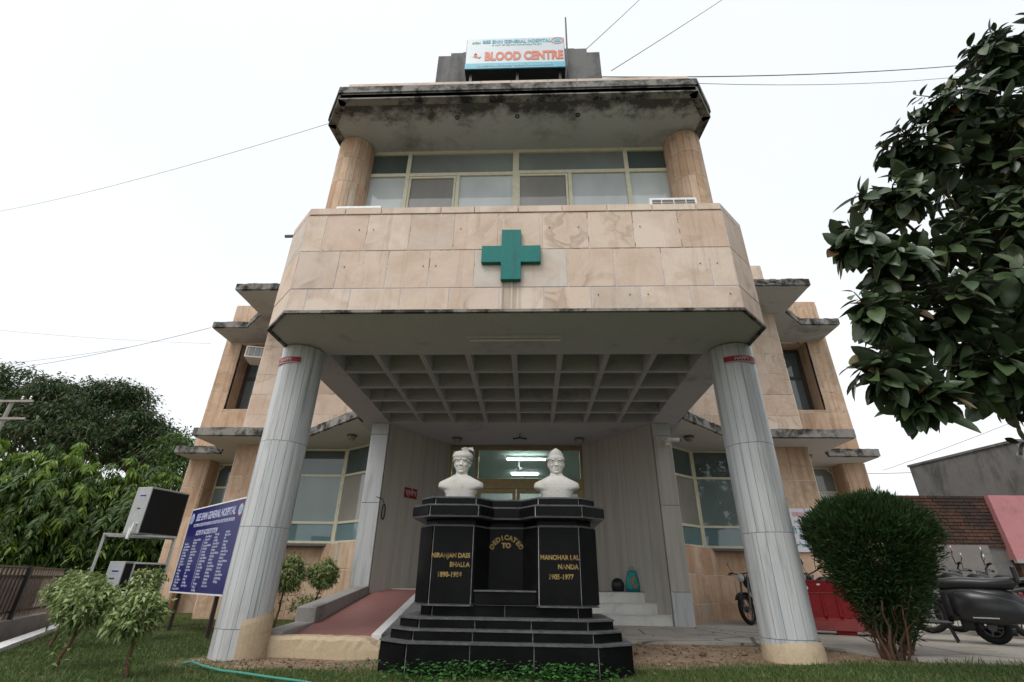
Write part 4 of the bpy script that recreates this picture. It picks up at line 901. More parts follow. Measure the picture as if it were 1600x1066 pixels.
# bag and helmet on the top step
bg_ = empty('carrier_bag', (2.55, 12.25, .612)); setp(bg_, 'teal printed carrier bag standing on the top marble step', 'bag')
rings = []
for h, a, b in ((0, .15, .06), (.1, .16, .075), (.25, .14, .06), (.36, .11, .035), (.42, .085, .012)): rings.append([(a*math.copysign(abs(math.cos(t))**.6, math.cos(t))+.008*math.sin(7*t), b*math.copysign(abs(math.sin(t))**.6, math.sin(t)), h+.01*math.sin(5*t)) for t in np.linspace(0, 2*math.pi, 20, endpoint=False)])
MB().loft(rings).build('body', 'bag', bg_, True); 
for x, z, r in ((-.03, .2, .05), (.05, .12, .045), (.03, .27, .035), (-.05, .09, .03)): MB().add([(x+r*math.cos(t), -.078+.02*abs(z-.15)/.15, z+r*math.sin(t)) for t in np.linspace(0, 2*math.pi, 12)[:-1]], [tuple(range(11))]).build('print', 'bag_print', bg_)
MB().tube([(-.04, -.02, .41), (-.03, -.02, .5), (.03, -.02, .5), (.04, -.02, .41)], .007, 6).build('handle', 'bag', bg_)
hm = empty('crash_helmet', (2.22, 12.27, .612)); setp(hm, 'black crash helmet on the top marble step beside a bag', 'helmet')
MB().lathe([(.11, 0), (.135, .04), (.145, .11), (.135, .18), (.10, .235), (.05, .262), (.0001, .27)], seg=22).build('shell', 'black', hm, True); MB().tube([(.125*math.cos(t), .125*math.sin(t), .02) for t in np.linspace(0, 2*math.pi, 21)], .012, 6).build('rim', 'rubber', hm)
#@@NEXT2
# ------------------------------------------------------------------ vehicles and barrier
def wheel(root, x, r, w_, z=None, spokes=True, name='wheel'):
    o = MB().tube([(x+(r-w_/2)*math.cos(t), 0, (z or r)+(r-w_/2)*math.sin(t)) for t in np.linspace(0, 2*math.pi, 25)], w_/2, 8, False).build(name, 'rubber', root, True)
    rr = r-w_*.95; MB().tube([(x+rr*math.cos(t), 0, (z or r)+rr*math.sin(t)) for t in np.linspace(0, 2*math.pi, 25)], w_*.2, 6, False).build('rim', 'dark_metal', o, True)
    mb = MB(); mb.lathe([(.0001, -.05), (.05, -.05), (.06, 0), (.05, .05), (.0001, .05)], (x, 0, z or r), 'Y', 12)
    n = 6 if spokes else 5
    for k in range(n*2 if spokes else n):
        t = 2*math.pi*k/(n*2 if spokes else n); mb.tube([(x+.04*math.cos(t), .03*(-1)**k*spokes, (z or r)+.04*math.sin(t)), (x+rr*math.cos(t), 0, (z or r)+rr*math.sin(t))], .006 if spokes else .02, 5)
    mb.build('hub', 'dark_metal', o); return o
def motorbike(label, loc, rz, paint='black', lean=8):
    o = empty('motorbike', loc, rz); o.rotation_euler = (R(lean), 0, rz); o.scale = (1.1, 1.1, 1.1) if loc[0] > 8 else (1, 1, 1); setp(o, label, 'motorbike', 'motorbikes parked by the hospital')
    wheel(o, 0, .30, .10); wheel(o, 1.27, .30, .09)
    for y in (-.085, .085): MB().tube([(1.27, y, .30), (1.08, y, .78), (1.0, y, .98)], [.022, .024, .02], 8).build('fork', 'dark_metal', o)
    MB().tube([(1.0, -.33, 1.08), (.93, -.30, 1.07), (1.0, -.12, 1.02), (1.0, .12, 1.02), (.93, .30, 1.07), (.88, .36, 1.07)], .014, 8).build('handlebar', 'dark_metal', o)
    for y in (-1, 1):
        MB().tube([(.95, y*.28, 1.07), (.90, y*.40, 1.07)], .02, 8).build('grip', 'rubber', o)
        mr = MB().tube([(.98, y*.25, 1.07), (.99, y*.30, 1.20), (.97, y*.33, 1.27)], .007, 6).build('mirror', 'black', o)
        MB().lathe([(.0001, -.012), (.055, -.01), (.06, .004), (.0001, .008)], (.96, y*.34, 1.31), 'X', 14).build('mirror_glass', 'chrome', mr)
    MB().lathe([(.0001, -.10), (.06, -.09), (.09, -.02), (.095, .02), (.09, .035)], (1.12, 0, .93), 'X', 16).build('headlight', 'black', o, True); MB().lathe([(.088, .0), (.06, .02), (.0001, .03)], (1.155, 0, .93), 'X', 16).build('lens', 'glass_pale', o, True)
    E = lambda x, hw, z0, z1: [(x, hw*math.cos(t), (z0+z1)/2+(z1-z0)/2*math.sin(t)) for t in np.linspace(0, 2*math.pi, 14, endpoint=False)]
    MB().loft([E(.48, .09, .72, .80), E(.55, .13, .70, .88), E(.70, .16, .68, .96), E(.85, .15, .70, .96), E(.95, .07, .76, .90)]).build('fuel_tank', paint, o, True)
    MB().loft([E(-.30, .08, .80, .90), E(-.20, .12, .77, .89), E(.10, .14, .74, .84), E(.35, .13, .72, .81), E(.52, .09, .72, .80)]).build('seat', 'leather', o, True)
    MB().loft([E(-.38, .05, .72, .82), E(-.15, .11, .62, .76), E(.15, .12, .52, .74), E(.40, .11, .50, .70)]).build('side_panel', paint, o, True)
    MB().box(.42, .78, -.13, .13, .25, .52).box(.48, .72, -.10, .10, .52, .68).build('engine', 'iron_grey', o, bevel=.03)
    MB().tube([(.72, -.13, .45), (.80, -.15, .28), (.5, -.17, .22), (-.05, -.18, .27), (-.35, -.18, .34)], [.02, .022, .025, .045, .045], 8).build('exhaust', 'chrome', o, True)
    MB().tube([(0, -.09, .3), (.45, -.09, .35)], .025, 6).tube([(0, .09, .3), (.45, .09, .35)], .025, 6).tube([(1.0, 0, .92), (.85, 0, .62), (.78, 0, .3)], .025, 6).build('frame', 'black', o)
    for x, a0, a1 in ((0, .3, 2.2), (1.27, .6, 2.7)): MB().loft([[(x+.34*math.cos(t), y, .30+.34*math.sin(t)) for y in (-.06, .06)]+[(x+.325*math.cos(t), y, .30+.325*math.sin(t)) for y in (.06, -.06)] for t in np.linspace(a0, a1, 12)]).build('mudguard', paint, o)
    MB().box(-.42, -.36, -.07, .07, .72, .80).build('tail_light', 'red_glass', o)
    for y in (-.16, .16): MB().lathe([(.0001, -.03), (.03, -.02), (.03, .02), (.0001, .03)], (-.34, y, .76), 'X', 8).build('indicator', 'amber', o)
    MB().tube([(.4, .1, .3), (.42, .25, .02)], .012, 6).build('stand', 'black', o)
    return o
motorbike('black motorbike facing out beside the dado right of the steps', (6.0, 13.1, 0), R(-140))
motorbike('black motorbike behind the red plastic barrier', (7.15, 11.35, 0), R(176))
motorbike('black motorbike nearest behind the parked scooter', (8.85, 9.95, 0), R(136))
motorbike('dark motorbike standing furthest right behind the scooter', (10.4, 10.6, 0), R(140))
motorbike('black motorbike in the middle of the three behind the scooter', (9.6, 10.3, 0), R(133))
def scooter():
    a = Vector((7.42, 8.98)); b = Vector((6.58, 9.66)); rz = math.atan2(b.y-a.y, b.x-a.x)
    o = empty('motor_scooter', (a.x, a.y, 0), rz); o.scale = (1.06, 1.06, 1.06); setp(o, 'charcoal grey classic scooter with long black seat on its stand', 'scooter')
    wheel(o, 0, .215, .10, spokes=False); wheel(o, 1.22, .215, .10, .225, spokes=False)
    def S(x, w_, z0, z1, p=2.6): return [(x, w_*math.copysign(abs(math.cos(t))**(2/p), math.cos(t)), (z0+z1)/2+(z1-z0)/2*math.copysign(abs(math.sin(t))**(2/p), math.sin(t))) for t in np.linspace(0, 2*math.pi, 22, endpoint=False)]
    MB().loft([S(-.50, .05, .44, .56), S(-.43, .13, .38, .66), S(-.25, .18, .34, .73), S(0, .20, .32, .75), S(.2, .19, .31, .75), S(.38, .15, .28, .74), S(.47, .11, .25, .70)]).build('body', 'scooter', o, True)
    for y in (-1, 1):
        rings = [[(x, y*(.15+d), z) for x, d, z in r] for r in ()]
        mb = MB()
        def C(x, z0, z1, d): return [(x, y*(.13+d*max(0, math.sin(t))**.6), (z0+z1)/2-(z1-z0)/2*math.cos(t)) for t in np.linspace(0, math.pi, 10)]+[(x, y*.10, z1), (x, y*.10, z0)]
        mb.loft([C(-.46, .34, .50, .03), C(-.36, .28, .58, .10), C(-.14, .25, .66, .15), C(.1, .26, .70, .15), C(.28, .30, .69, .12), C(.38, .38, .64, .03)]).build('side_cowl', 'scooter', o, True)
        MB().box(-.12, .17, y*.272-.008, y*.272+.008, .335, .35).build('trim', 'chrome', o)
        MB().lathe([(.0001, -.05), (.03, -.03), (.035, 0), (.02, .05)], (-.33, y*.19, .47), 'X', 10).build('indicator', 'amber', o, True)
    MB().box(-.47, -.41, -.06, .06, .60, .68).build('tail_light', 'red_glass', o, bevel=.015); MB().box(-.46, -.44, -.09, .09, .42, .54).build('number_plate', 'white_paint', o)
    MB().loft([S(-.46, .08, .76, .86), S(-.38, .13, .71, .88), S(-.1, .15, .69, .865), S(.18, .15, .69, .885), S(.42, .13, .70, .86), S(.52, .08, .72, .84)]).build('seat', 'leather', o, True)
    MB().box(-.50, -.44, -.10, .10, .80, 1.03).build('backrest', 'scooter', o, bevel=.02)
    MB().box(.42, .98, -.19, .19, .235, .275).build('floorboard', 'scooter', o, bevel=.015)
    MB().loft([[(x, -w_, z), (x+.03, -w_*.5, z), (x+.045, 0, z), (x+.03, w_*.5, z), (x, w_, z), (x-.02, w_, z), (x+.01, 0, z), (x-.02, -w_, z)] for x, z, w_ in ((.96, .25, .18), (1.0, .40, .24), (.98, .62, .25), (.95, .80, .20), (.93, .90, .10))]).build('leg_shield', 'scooter', o, True)
    MB().loft([S(.86, .06, .92, 1.02), S(.94, .09, .90, 1.06), S(1.02, .09, .92, 1.06), S(1.08, .06, .94, 1.04)]).build('headset', 'scooter', o, True); MB().lathe([(.07, 0), (.05, .02), (.0001, .03)], (1.075, 0, .99), 'X', 14).build('headlight', 'chrome', o, True)
    MB().tube([(.93, -.30, 1.0), (.96, -.1, 1.0), (.96, .1, 1.0), (.93, .30, 1.0)], .016, 8).build('handlebar', 'scooter', o)
    for y in (-1, 1): MB().tube([(.93, y*.28, 1.0), (.90, y*.38, 1.0)], .022, 8).build('grip', 'rubber', o)
    MB().loft([[(1.22+q*math.cos(t), y, .225+q*math.sin(t)) for q, y in ((.25, -.09), (.28, 0), (.25, .09), (.235, .085), (.26, 0), (.235, -.085))] for t in np.linspace(.25, 2.8, 12)]).build('mudguard', 'scooter', o, True)
    MB().tube([(1.22, .09, .225), (1.13, .09, .45), (1.02, 0, .6), (.95, 0, .95)], [.025, .03, .035, .03], 8).build('fork', 'iron_grey', o)
    MB().lathe([(.0001, -.02), (.035, -.015), (.04, .02), (.0001, .025)], (.44, 0, .6), 'X', 12).build('lock_badge', 'chrome', o)
    MB().tube([(.5, .15, .26), (.44, .17, .0)], .015, 6).tube([(.5, -.15, .26), (.44, -.17, .0)], .015, 6).tube([(.5, -.16, .25), (.5, .16, .25)], .015, 6).build('stand', 'black', o)
    MB().box(.08, .34, -.14, .04, .16, .36).build('engine', 'black', o, bevel=.03); MB().tube([(.2, -.12, .15), (-.25, -.15, .16)], .05, 8).build('exhaust', 'black', o, True)
scooter()
def barrier():
    a, b = (5.02, 10.5), (6.62, 9.72); fr, L = frame(a, b); o = empty('plastic_barrier', fr(L/2, -.2, 0)); setp(o, 'red plastic road barrier with ribs and peeling white paint', 'barrier')
    prof = [(0, .06), (0, .16), (-.06, .26), (-.13, .66), (-.13, .86), (-.30, .86), (-.30, .66), (-.37, .26), (-.43, .16), (-.43, .06)]
    child(MB().loft([[fr(s_, d, z) for d, z in prof] for s_ in np.linspace(0, L, 8)]).build('shell', 'red_plastic'), o)
    child(MB().box(-.001, L+.001, -.01, .012, .07, .20, fr).build('foot', 'pale_red'), o)
    for s_ in (.12, L/2-.15, L-.42): child(MB().box(s_, s_+.3, -.4, -.03, 0, .062, fr).build('base_block', 'red_plastic'), o)
    for s_ in np.arange(.15, L-.1, .24): child(MB().add([fr(s_-.03, -.06, .27), fr(s_+.03, -.06, .27), fr(s_+.022, -.125, .65), fr(s_-.022, -.125, .65), fr(s_-.018, -.022, .28), fr(s_+.018, -.022, .28), fr(s_+.012, -.095, .64), fr(s_-.012, -.095, .64)], [(4, 5, 6, 7), (0, 1, 5, 4), (1, 2, 6, 5), (2, 3, 7, 6), (3, 0, 4, 7)]).build('rib', 'red_plastic'), o)
    child(MB().box(0, L, -.128, -.118, .655, .668, fr).build('seam', 'pale_red'), o); child(MB().box(-.01, L+.01, -.31, -.12, .861, .872, fr).build('rim', 'pale_red'), o)
    for s_, z, w_, h_ in ((.14, .76, .05, .09), (.42, .74, .035, .09), (.62, .80, .04, .04), (.10, .52, .03, .1), (.13, .42, .04, .08), (.95, .75, .05, .06), (1.2, .15, .02, .05)):
        d = -.128 if z > .66 else -.06-.07*(z-.26)/.4+.006; pts = [fr(s_+w_*random.uniform(.6, 1)*math.cos(t), d if z > .66 else -.06-.07*((z+h_*.5*math.sin(t))-.26)/.4+.006, z+h_*.5*math.sin(t)*random.uniform(.7, 1)) for t in np.linspace(0, 2*math.pi, 9)[:-1]]; child(MB().add(pts, [tuple(range(8))]).build('paint_flake', 'white_paint'), o)
barrier()

# ------------------------------------------------------------------ walls beyond the drive, on the right
bw = empty('brick_wall', (12, 16.2, 0)); setp(bw, 'old blackened brick wall with a cement patch behind the motorbikes', 'wall')
child(MB().box(10.9, 14.5, 16.12, 16.4, -.1, 3.36).build('backing', 'core'), bw)
z = 1.9; r = 0; bm = {}
nb = 0
while z < 3.36:
    x = 10.9-(r % 2)*.12
    while x < 14.46:
        x1 = min(x+.235, 14.5)
        key = round(x1-max(x, 10.9), 3)
        if key > .05:
            if nb < 300 or True:
                me = bm.get(key)
                if not me:
                    t_ = MB().box(0, key-.014, -.04, .02, 0, .075); me = bpy.data.meshes.new('brick'); me.from_pydata(t_.v, [], t_.f); me.materials.append(M['brick']); bm[key] = me
                o = link('brick', me, None, bw); o.location = (max(x, 10.9)-12, 16.1-16.2-random.uniform(0, .018), z); nb += 1
        x = x1+.0
    z += .098; r += 1
child(MB().box(10.88, 13.75, 16.02, 16.12, -.1, 1.94).build('cement_patch', 'conc_mid'), bw)
child(MB().box(10.88, 14.2, 15.6, 16.0, -.1, .62).build('plinth', 'conc_dark'), bw)
pk = empty('pink_wall', (15, 16.0, 0)); setp(pk, 'faded pink limewashed wall at the right edge', 'wall')
child(MB().add([(14.3, 15.9, 1.55), (22, 15.9, 1.55), (22, 15.9, 3.35), (14.22, 15.9, 3.35), (14.3, 16.15, 1.55), (22, 16.15, 1.55), (22, 16.15, 3.35), (14.22, 16.15, 3.35)], [(0, 1, 2, 3), (7, 6, 5, 4), (3, 2, 6, 7), (0, 3, 7, 4), (4, 5, 1, 0), (1, 2, 6, 5)]).build('face', 'pink_wall'), pk)
child(MB().box(14.35, 22, 15.92, 16.15, -.1, 1.54).build('lower_course', 'brick'), pk); child(MB().box(14.25, 22, 15.84, 15.95, 1.46, 1.56).build('ledge', 'plaster_grey'), pk)
cbl = empty('concrete_building', (16, 18, 0)); setp(cbl, 'windowless weathered concrete building rising behind the brick wall', 'building')
child(MB().prism([(15.4, 20.2), (16.15, 16.3), (24, 16.3), (24, 20.2)], -.1, 5.12).build('wall', 'conc_dark'), cbl)
child(MB().prism([(15.36, 20.24), (16.11, 16.26), (24, 16.26), (24, 20.24)], 5.12, 5.2).build('coping', 'conc_dark'), cbl)

# ------------------------------------------------------------------ fence, utility pole, wires, hose
fn = empty('boundary_fence', (-9, 10, -.3)); setp(fn, 'low boundary wall with brown vertical railing beyond the lawn kerb', 'fence')
FP = [(-7.6, 7.4), (-8.45, 9.0), (-9.75, 11.2), (-12.0, 14.5), (-15.5, 19.5)]
for a, b in zip(FP[:-1], FP[1:]):
    fr, L = frame(b, a); fr2 = fr
    child(MB().box(0, L, -.1, .1, -.5, .08, fr).build('plinth', 'plaster_grey'), fn)
    for z_ in (.18, .72): child(MB().box(0, L, -.015, .03, z_, z_+.03, fr).build('rail', 'black'), fn)
    child(MB().box(0, L, -.02, .02, .86, .885, fr).build('top_rail', 'paint_brown'), fn)
    for s_ in np.arange(.06, L, .17): child(MB().box(s_-.022, s_+.022, -.012, .012, .08, .86, fr).build('bar', 'paint_brown'), fn)
    child(MB().box(L-.06, L+.04, -.06, .06, -.5, .9, fr).build('post', 'black'), fn)
fr, L = frame((-9.2, 10.25), (-7.6, 7.5)); nb_ = empty('railing_board', fr(L/2, .06, .2)); setp(nb_, 'dark blue board tied to the railing at the left edge', 'sign'); fz2 = math.atan2(7.5-10.25, -7.6+9.2)
child(MB().box(.35, L, .06, .085, .2, .74, fr).build('panel', 'board_blue'), nb_); child(MB().box(.35, L, .086, .09, .27, .36, fr).build('strip', 'sign_cyan'), nb_); child(text('ENCE BANK', .15, fr(.45, .09, .60), 'board_text', None, fz2, 'LEFT', .002), nb_); child(text('MOHAN', .09, fr(.55, .09, .47), 'board_text', None, fz2, 'LEFT'), nb_)
p = onY(8, 660, 21); up = empty('utility_pole', (p.x-.4, 21, -.3)); setp(up, 'weathered twin utility pole with a cross arm among the left trees', 'pole')
for x in (-.35, .25): child(MB().tube([(p.x-.4+x, 21, -.4), (p.x-.4+x, 21, p.z+1.0)], [.11, .08], 8).build('post', 'plaster_grey'), up)
for zz in (.1, .95): child(MB().box(p.x-2.2, p.x+1.0, 20.86, 20.92, p.z+zz, p.z+zz+.1).build('cross_arm', 'plaster_grey'), up)
for x in (-1.9, -1.2, .4, .8): child(MB().lathe([(.03, 0), (.05, .06), (.03, .1), (.05, .14), (.02, .2)], (p.x+x, 20.89, p.z+1.05), seg=8).build('insulator', 'iron_grey'), up)
def wire(a, b, sag, label, r=.012):
    a, b = Vector(a), Vector(b); pts = [a.lerp(b, t)-Vector((0, 0, 4*sag*t*(1-t))) for t in np.linspace(0, 1, 17)]
    setp(MB().tube(pts, r, 5).build('utility_wire', 'wire'), label, 'wire', 'overhead wires')
wire(onY(-60, 340, 16), (-4.1, 7.4, 9.95), .35, 'overhead wire dipping from the roof slab to the upper left sky', .005)
wire(onY(-60, 585, 19), (-10.9, 14.6, 8.6), .25, 'overhead wire running left from the outer left roof canopy', .008)
wire(onY(-60, 575, 21), onY(200, 543, 22), .1, 'slightly higher wire among those crossing the trees at far left', .008)
wire(onY(-60, 510, 22), onY(330, 537, 24), .15, 'faint sagging wire crossing the pale sky at far left', .006)
wire((2.12, 8.3, 12.55), onY(1700, 78, 14), .5, 'long near horizontal wire from the roof block to the right', .014)
wire((2.12, 8.4, 12.62), onY(1700, 84, 14.5), .95, 'thinner sagging wire beside the horizontal one to the right', .008)
wire((2.35, 8.0, 12.35), onY(1180, -35, 12), .05, 'wire climbing steeply to the upper right from the roof parapet', .010)
wire((1.72, 8.05, 13.25), onY(1030, -30, 11), .03, 'wire climbing to the upper right from the roof block top', .010)
wire(onY(1300, 740, 24), onY(1700, 716, 22), .2, 'faint distant wire above the concrete building', .012)
wire(onY(1380, 735, 26), onY(1700, 610, 20), .1, 'faint rising wire above the concrete building', .010)
pts = [onZ(u, v, -.15) for u, v in ((300, 1036), (318, 1044), (345, 1050), (380, 1056), (425, 1060), (470, 1066), (520, 1074))]; pts = [Vector((q.x, q.y, gz(q.x, q.y)+.035)) for q in pts]
setp(MB().tube([pts[0]-Vector((.15, -.05, .03))]+pts, .014, 8).build('garden_hose', 'hose', None, True), 'green garden hose lying on the grass by the left column', 'hose')

# ------------------------------------------------------------------ vegetation
def grass():
    pts = []
    def scatter(n, x0, x1, y0, y1):
        X, Y = rng.uniform(x0, x1, n), rng.uniform(y0, y1, n); k = rng.uniform(0, 1, n) > soil(X, Y)*.97+.12*np.sin(X*3.1)*np.sin(Y*4.3)
        k &= X > kerb_x(Y)+.12; k &= ~((X > -1.45) & (X < 1.4) & (Y > 6.55)); k &= ~((X > -3.45) & (X < -1.7) & (Y > 7.45)); k &= ~((X > .9) & (Y > 8.3)); k &= ~((X > 4.7) & (Y > 7.05+1.6*(X < 5.0))); k &= ~((X > 3.2) & (X < 3.98) & (Y > 7.0) & (Y < 7.8)); k &= ~((X > -3.95) & (X < -3.2) & (Y > 7.02) & (Y < 7.75))
        pts.append(np.stack([X[k], Y[k]], 1))
    scatter(95000, -6.9, 8.0, 5.2, 7.3); scatter(60000, -9.5, -3.2, 7.2, 10); scatter(26000, -13, -3.5, 10, 14.2); scatter(9000, 4.0, 8.5, 6.4, 7.3)
    P = np.concatenate(pts); n = len(P); z = gz(P[:, 0], P[:, 1]); B0 = np.column_stack([P, z-.006])
    h = rng.uniform(.018, .05, n)*(1+.9*(rng.uniform(0, 1, n) > .985)); a = rng.uniform(0, 2*np.pi, n); w_ = rng.uniform(.0035, .007, n); lean = rng.normal(0, .55, (n, 2))
    S = np.column_stack([np.cos(a)*w_, np.sin(a)*w_, np.zeros(n)]); T = B0+np.column_stack([lean*h[:, None], h])
    V = np.stack([B0-S, B0+S, T], 1).reshape(-1, 3); o = fast('lawn_grass', V, np.arange(3*n).reshape(n, 3), 'grass'); setp(o, 'short green lawn grass growing round the pedestal', 'grass', None, 'stuff')
grass()
def weeds():
    root = empty('weed_patch', (-.2, 6.1, -.18)); setp(root, 'patch of round leaved weeds along the foot of the pedestal', 'weeds'); root['kind'] = 'stuff'
    n = 1100; X = np.concatenate([rng.normal(-.55, .4, n//2), rng.normal(.62, .28, n-n//2)]); Y = 6.2-np.abs(rng.normal(0, .14, n)); H = rng.uniform(.02, .17, n)*np.exp(-((Y-6.2)/.3)**2)
    P = np.column_stack([X, Y, gz(X, Y)+H]); a = rng.uniform(0, 6.28, n); D = np.column_stack([np.cos(a), np.sin(a), rng.uniform(-.2, .5, n)]); N = np.column_stack([rng.normal(0, .3, (n, 2)), np.ones(n)])
    o = leaves('leaf_cover', P, D, N, rng.uniform(.035, .065, n), rng.uniform(.03, .055, n), 'weed', None); child(o, root)
    n = 260; X = rng.uniform(3.95, 6.9, n); Y = 7.15-np.abs(rng.normal(0, .2, n))-.02*X; H = rng.uniform(.03, .13, n); P = np.column_stack([X, Y, gz(X, Y)]); D = np.column_stack([rng.normal(0, .35, (n, 2)), np.ones(n)]); N = rng.normal(size=(n, 3)); o = leaves('tuft_blades', P, D, N, H, .012, 'grass', None, 0); child(o, root)
weeds()
def trunk(mb, a, b, r0, r1, n=7, wob=.06):
    a, b = Vector(a), Vector(b); L = (b-a).length; pts = [a.lerp(b, t)+Vector((random.uniform(-1, 1), random.uniform(-1, 1), 0))*wob*L*math.sin(math.pi*t)*.5 for t in np.linspace(0, 1, n)]
    mb.tube(pts, [r0+(r1-r0)*t for t in np.linspace(0, 1, n)], 8); return pts
def bigtree(name, label, base, blobs, nclump, per, size, mat, group, droop=.3, r0=.3, spread=.5, down=False):
    root = empty(name, base); setp(root, label, 'tree', group); mb = MB(); c0 = np.mean([b[0] for b in blobs], 0)
    top = Vector((base[0], base[1], base[2]+(c0[2]-base[2])*.55)); trunk(mb, base, top, r0, r0*.6)
    for c, r in blobs: trunk(mb, top, c, r0*.45, r0*.12, 6, .12)
    child(mb.build('trunk', 'bark', None, True), root)
    Ps, Ds, Ns, Bs = [], [], [], []
    vols = np.array([(r[0]*r[1]*r[2])**.67 for c, r in blobs]); vols /= vols.sum()
    for (c, r), f in zip(blobs, vols):
        k = max(5, int(nclump*f)); C, dr = ell(k, c, r, .55)
        for q in range(k):
            m = per
            if down:      # a drooping branchlet with leaves along both sides
                a = rng.uniform(0, 6.28); h = np.array([math.cos(a), math.sin(a), 0])*.55+dr[q]*np.array([.7, .7, 0]); t_ = rng.uniform(0, 1, (m, 1)); up_ = max(0, dr[q][2])
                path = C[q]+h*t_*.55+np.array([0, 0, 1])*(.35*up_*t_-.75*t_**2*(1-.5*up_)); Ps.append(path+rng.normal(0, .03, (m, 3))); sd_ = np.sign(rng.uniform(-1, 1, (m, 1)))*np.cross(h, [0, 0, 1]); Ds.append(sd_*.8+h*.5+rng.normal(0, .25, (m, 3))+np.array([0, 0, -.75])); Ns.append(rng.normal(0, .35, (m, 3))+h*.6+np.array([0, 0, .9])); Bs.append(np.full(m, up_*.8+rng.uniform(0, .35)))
            else:
                off = rng.normal(size=(m, 3))*spread*np.array([1, 1, .6]); Ps.append(C[q]+off); Ds.append(rng.normal(size=(m, 3))*.7+off*1.2+np.array([0, 0, -.45])); Ns.append(rng.normal(size=(m, 3))*.6+dr[q]*.5+np.array([0, 0, .9])); Bs.append(np.zeros(m))
    P, D, N, Bq = map(np.concatenate, (Ps, Ds, Ns, Bs)); n = len(P); S_ = size*rng.uniform(.7, 1.3, n); W_ = S_*rng.uniform(.22, .34, n)
    y_ = (Bq > .62) if down else np.zeros(n, bool)  # upward shoots take the leaf colour brightened as if sunlit
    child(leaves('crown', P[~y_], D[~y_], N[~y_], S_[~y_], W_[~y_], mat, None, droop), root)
    if y_.any(): child(leaves('sunlit_young_foliage', P[y_], D[y_], N[y_], S_[y_], W_[y_], 'leaf_young_sunlit', None, droop), root)
    return root
def pxblob(u, v, y, ru, rv): 
    c = onY(u, v, y); k = (c-CAMP).length/FPX*.93; return ((c.x, c.y, c.z), (ru*k, (ru+rv)/2*k, rv*k))
mb_ = [pxblob(-45, 625, 30, 45, 40), pxblob(10, 600, 31, 34, 22), pxblob(30, 640, 31, 40, 26), pxblob(82, 606, 30, 24, 17), pxblob(95, 640, 30, 36, 22), pxblob(60, 680, 30, 60, 30), pxblob(125, 690, 30, 30, 24)]
M['leaf_mango'] = leafmat('mango leaf fresh', [(0, (.03, .055, .02)), (.7, (.055, .09, .032)), (.93, (.08, .115, .04)), (1, (.15, .075, .04))], .5)
bigtree('mango_tree', 'big dark spreading tree at the far left edge', (onY(20, 880, 30).x, 30, -.3), mb_, 300, 80, .33, 'leaf_mango', 'dark trees behind the bright row', r0=.5, spread=.36)
mb_ = [pxblob(140, 622, 33, 26, 20), pxblob(176, 611, 33, 26, 14), pxblob(206, 628, 34, 24, 18), pxblob(165, 655, 33, 36, 20), pxblob(240, 655, 33, 20, 17), pxblob(215, 675, 33, 30, 18), pxblob(255, 685, 33, 22, 16), pxblob(170, 700, 33, 45, 20), pxblob(235, 715, 33, 40, 18), pxblob(278, 700, 33, 13, 14)]
bigtree('mango_tree', 'big dark rounded tree behind the condenser units', (onY(190, 880, 33).x, 33, -.3), mb_, 300, 80, .33, 'leaf_mango', 'dark trees behind the bright row', r0=.5, spread=.36)
bigtree('distant_tree', 'lighter green tree just beside the outer left pier', (onY(285, 880, 26).x, 26, -.3), [pxblob(285, 700, 26, 20, 18), pxblob(278, 760, 26, 24, 40)], 140, 30, .26, 'leaf_ashoka', 'dark trees behind the bright row', r0=.2, spread=.35)
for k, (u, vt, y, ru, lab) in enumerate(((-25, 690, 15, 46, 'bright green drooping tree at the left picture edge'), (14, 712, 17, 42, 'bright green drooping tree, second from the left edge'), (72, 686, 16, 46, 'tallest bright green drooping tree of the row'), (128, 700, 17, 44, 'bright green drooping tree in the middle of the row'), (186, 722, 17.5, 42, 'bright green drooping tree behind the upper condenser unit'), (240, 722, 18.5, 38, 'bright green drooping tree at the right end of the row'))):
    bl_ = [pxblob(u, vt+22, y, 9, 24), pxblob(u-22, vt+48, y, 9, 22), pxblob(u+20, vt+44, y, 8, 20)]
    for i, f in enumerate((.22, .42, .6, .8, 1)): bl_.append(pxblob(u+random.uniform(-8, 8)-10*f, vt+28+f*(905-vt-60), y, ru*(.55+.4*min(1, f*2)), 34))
    c = onY(u-12, 900, y); bigtree('mast_tree', lab, (c.x, y, -.3), bl_, 400, 40, .21, 'leaf_ashoka', 'bright drooping trees in a row', .35, .12, .20, True)
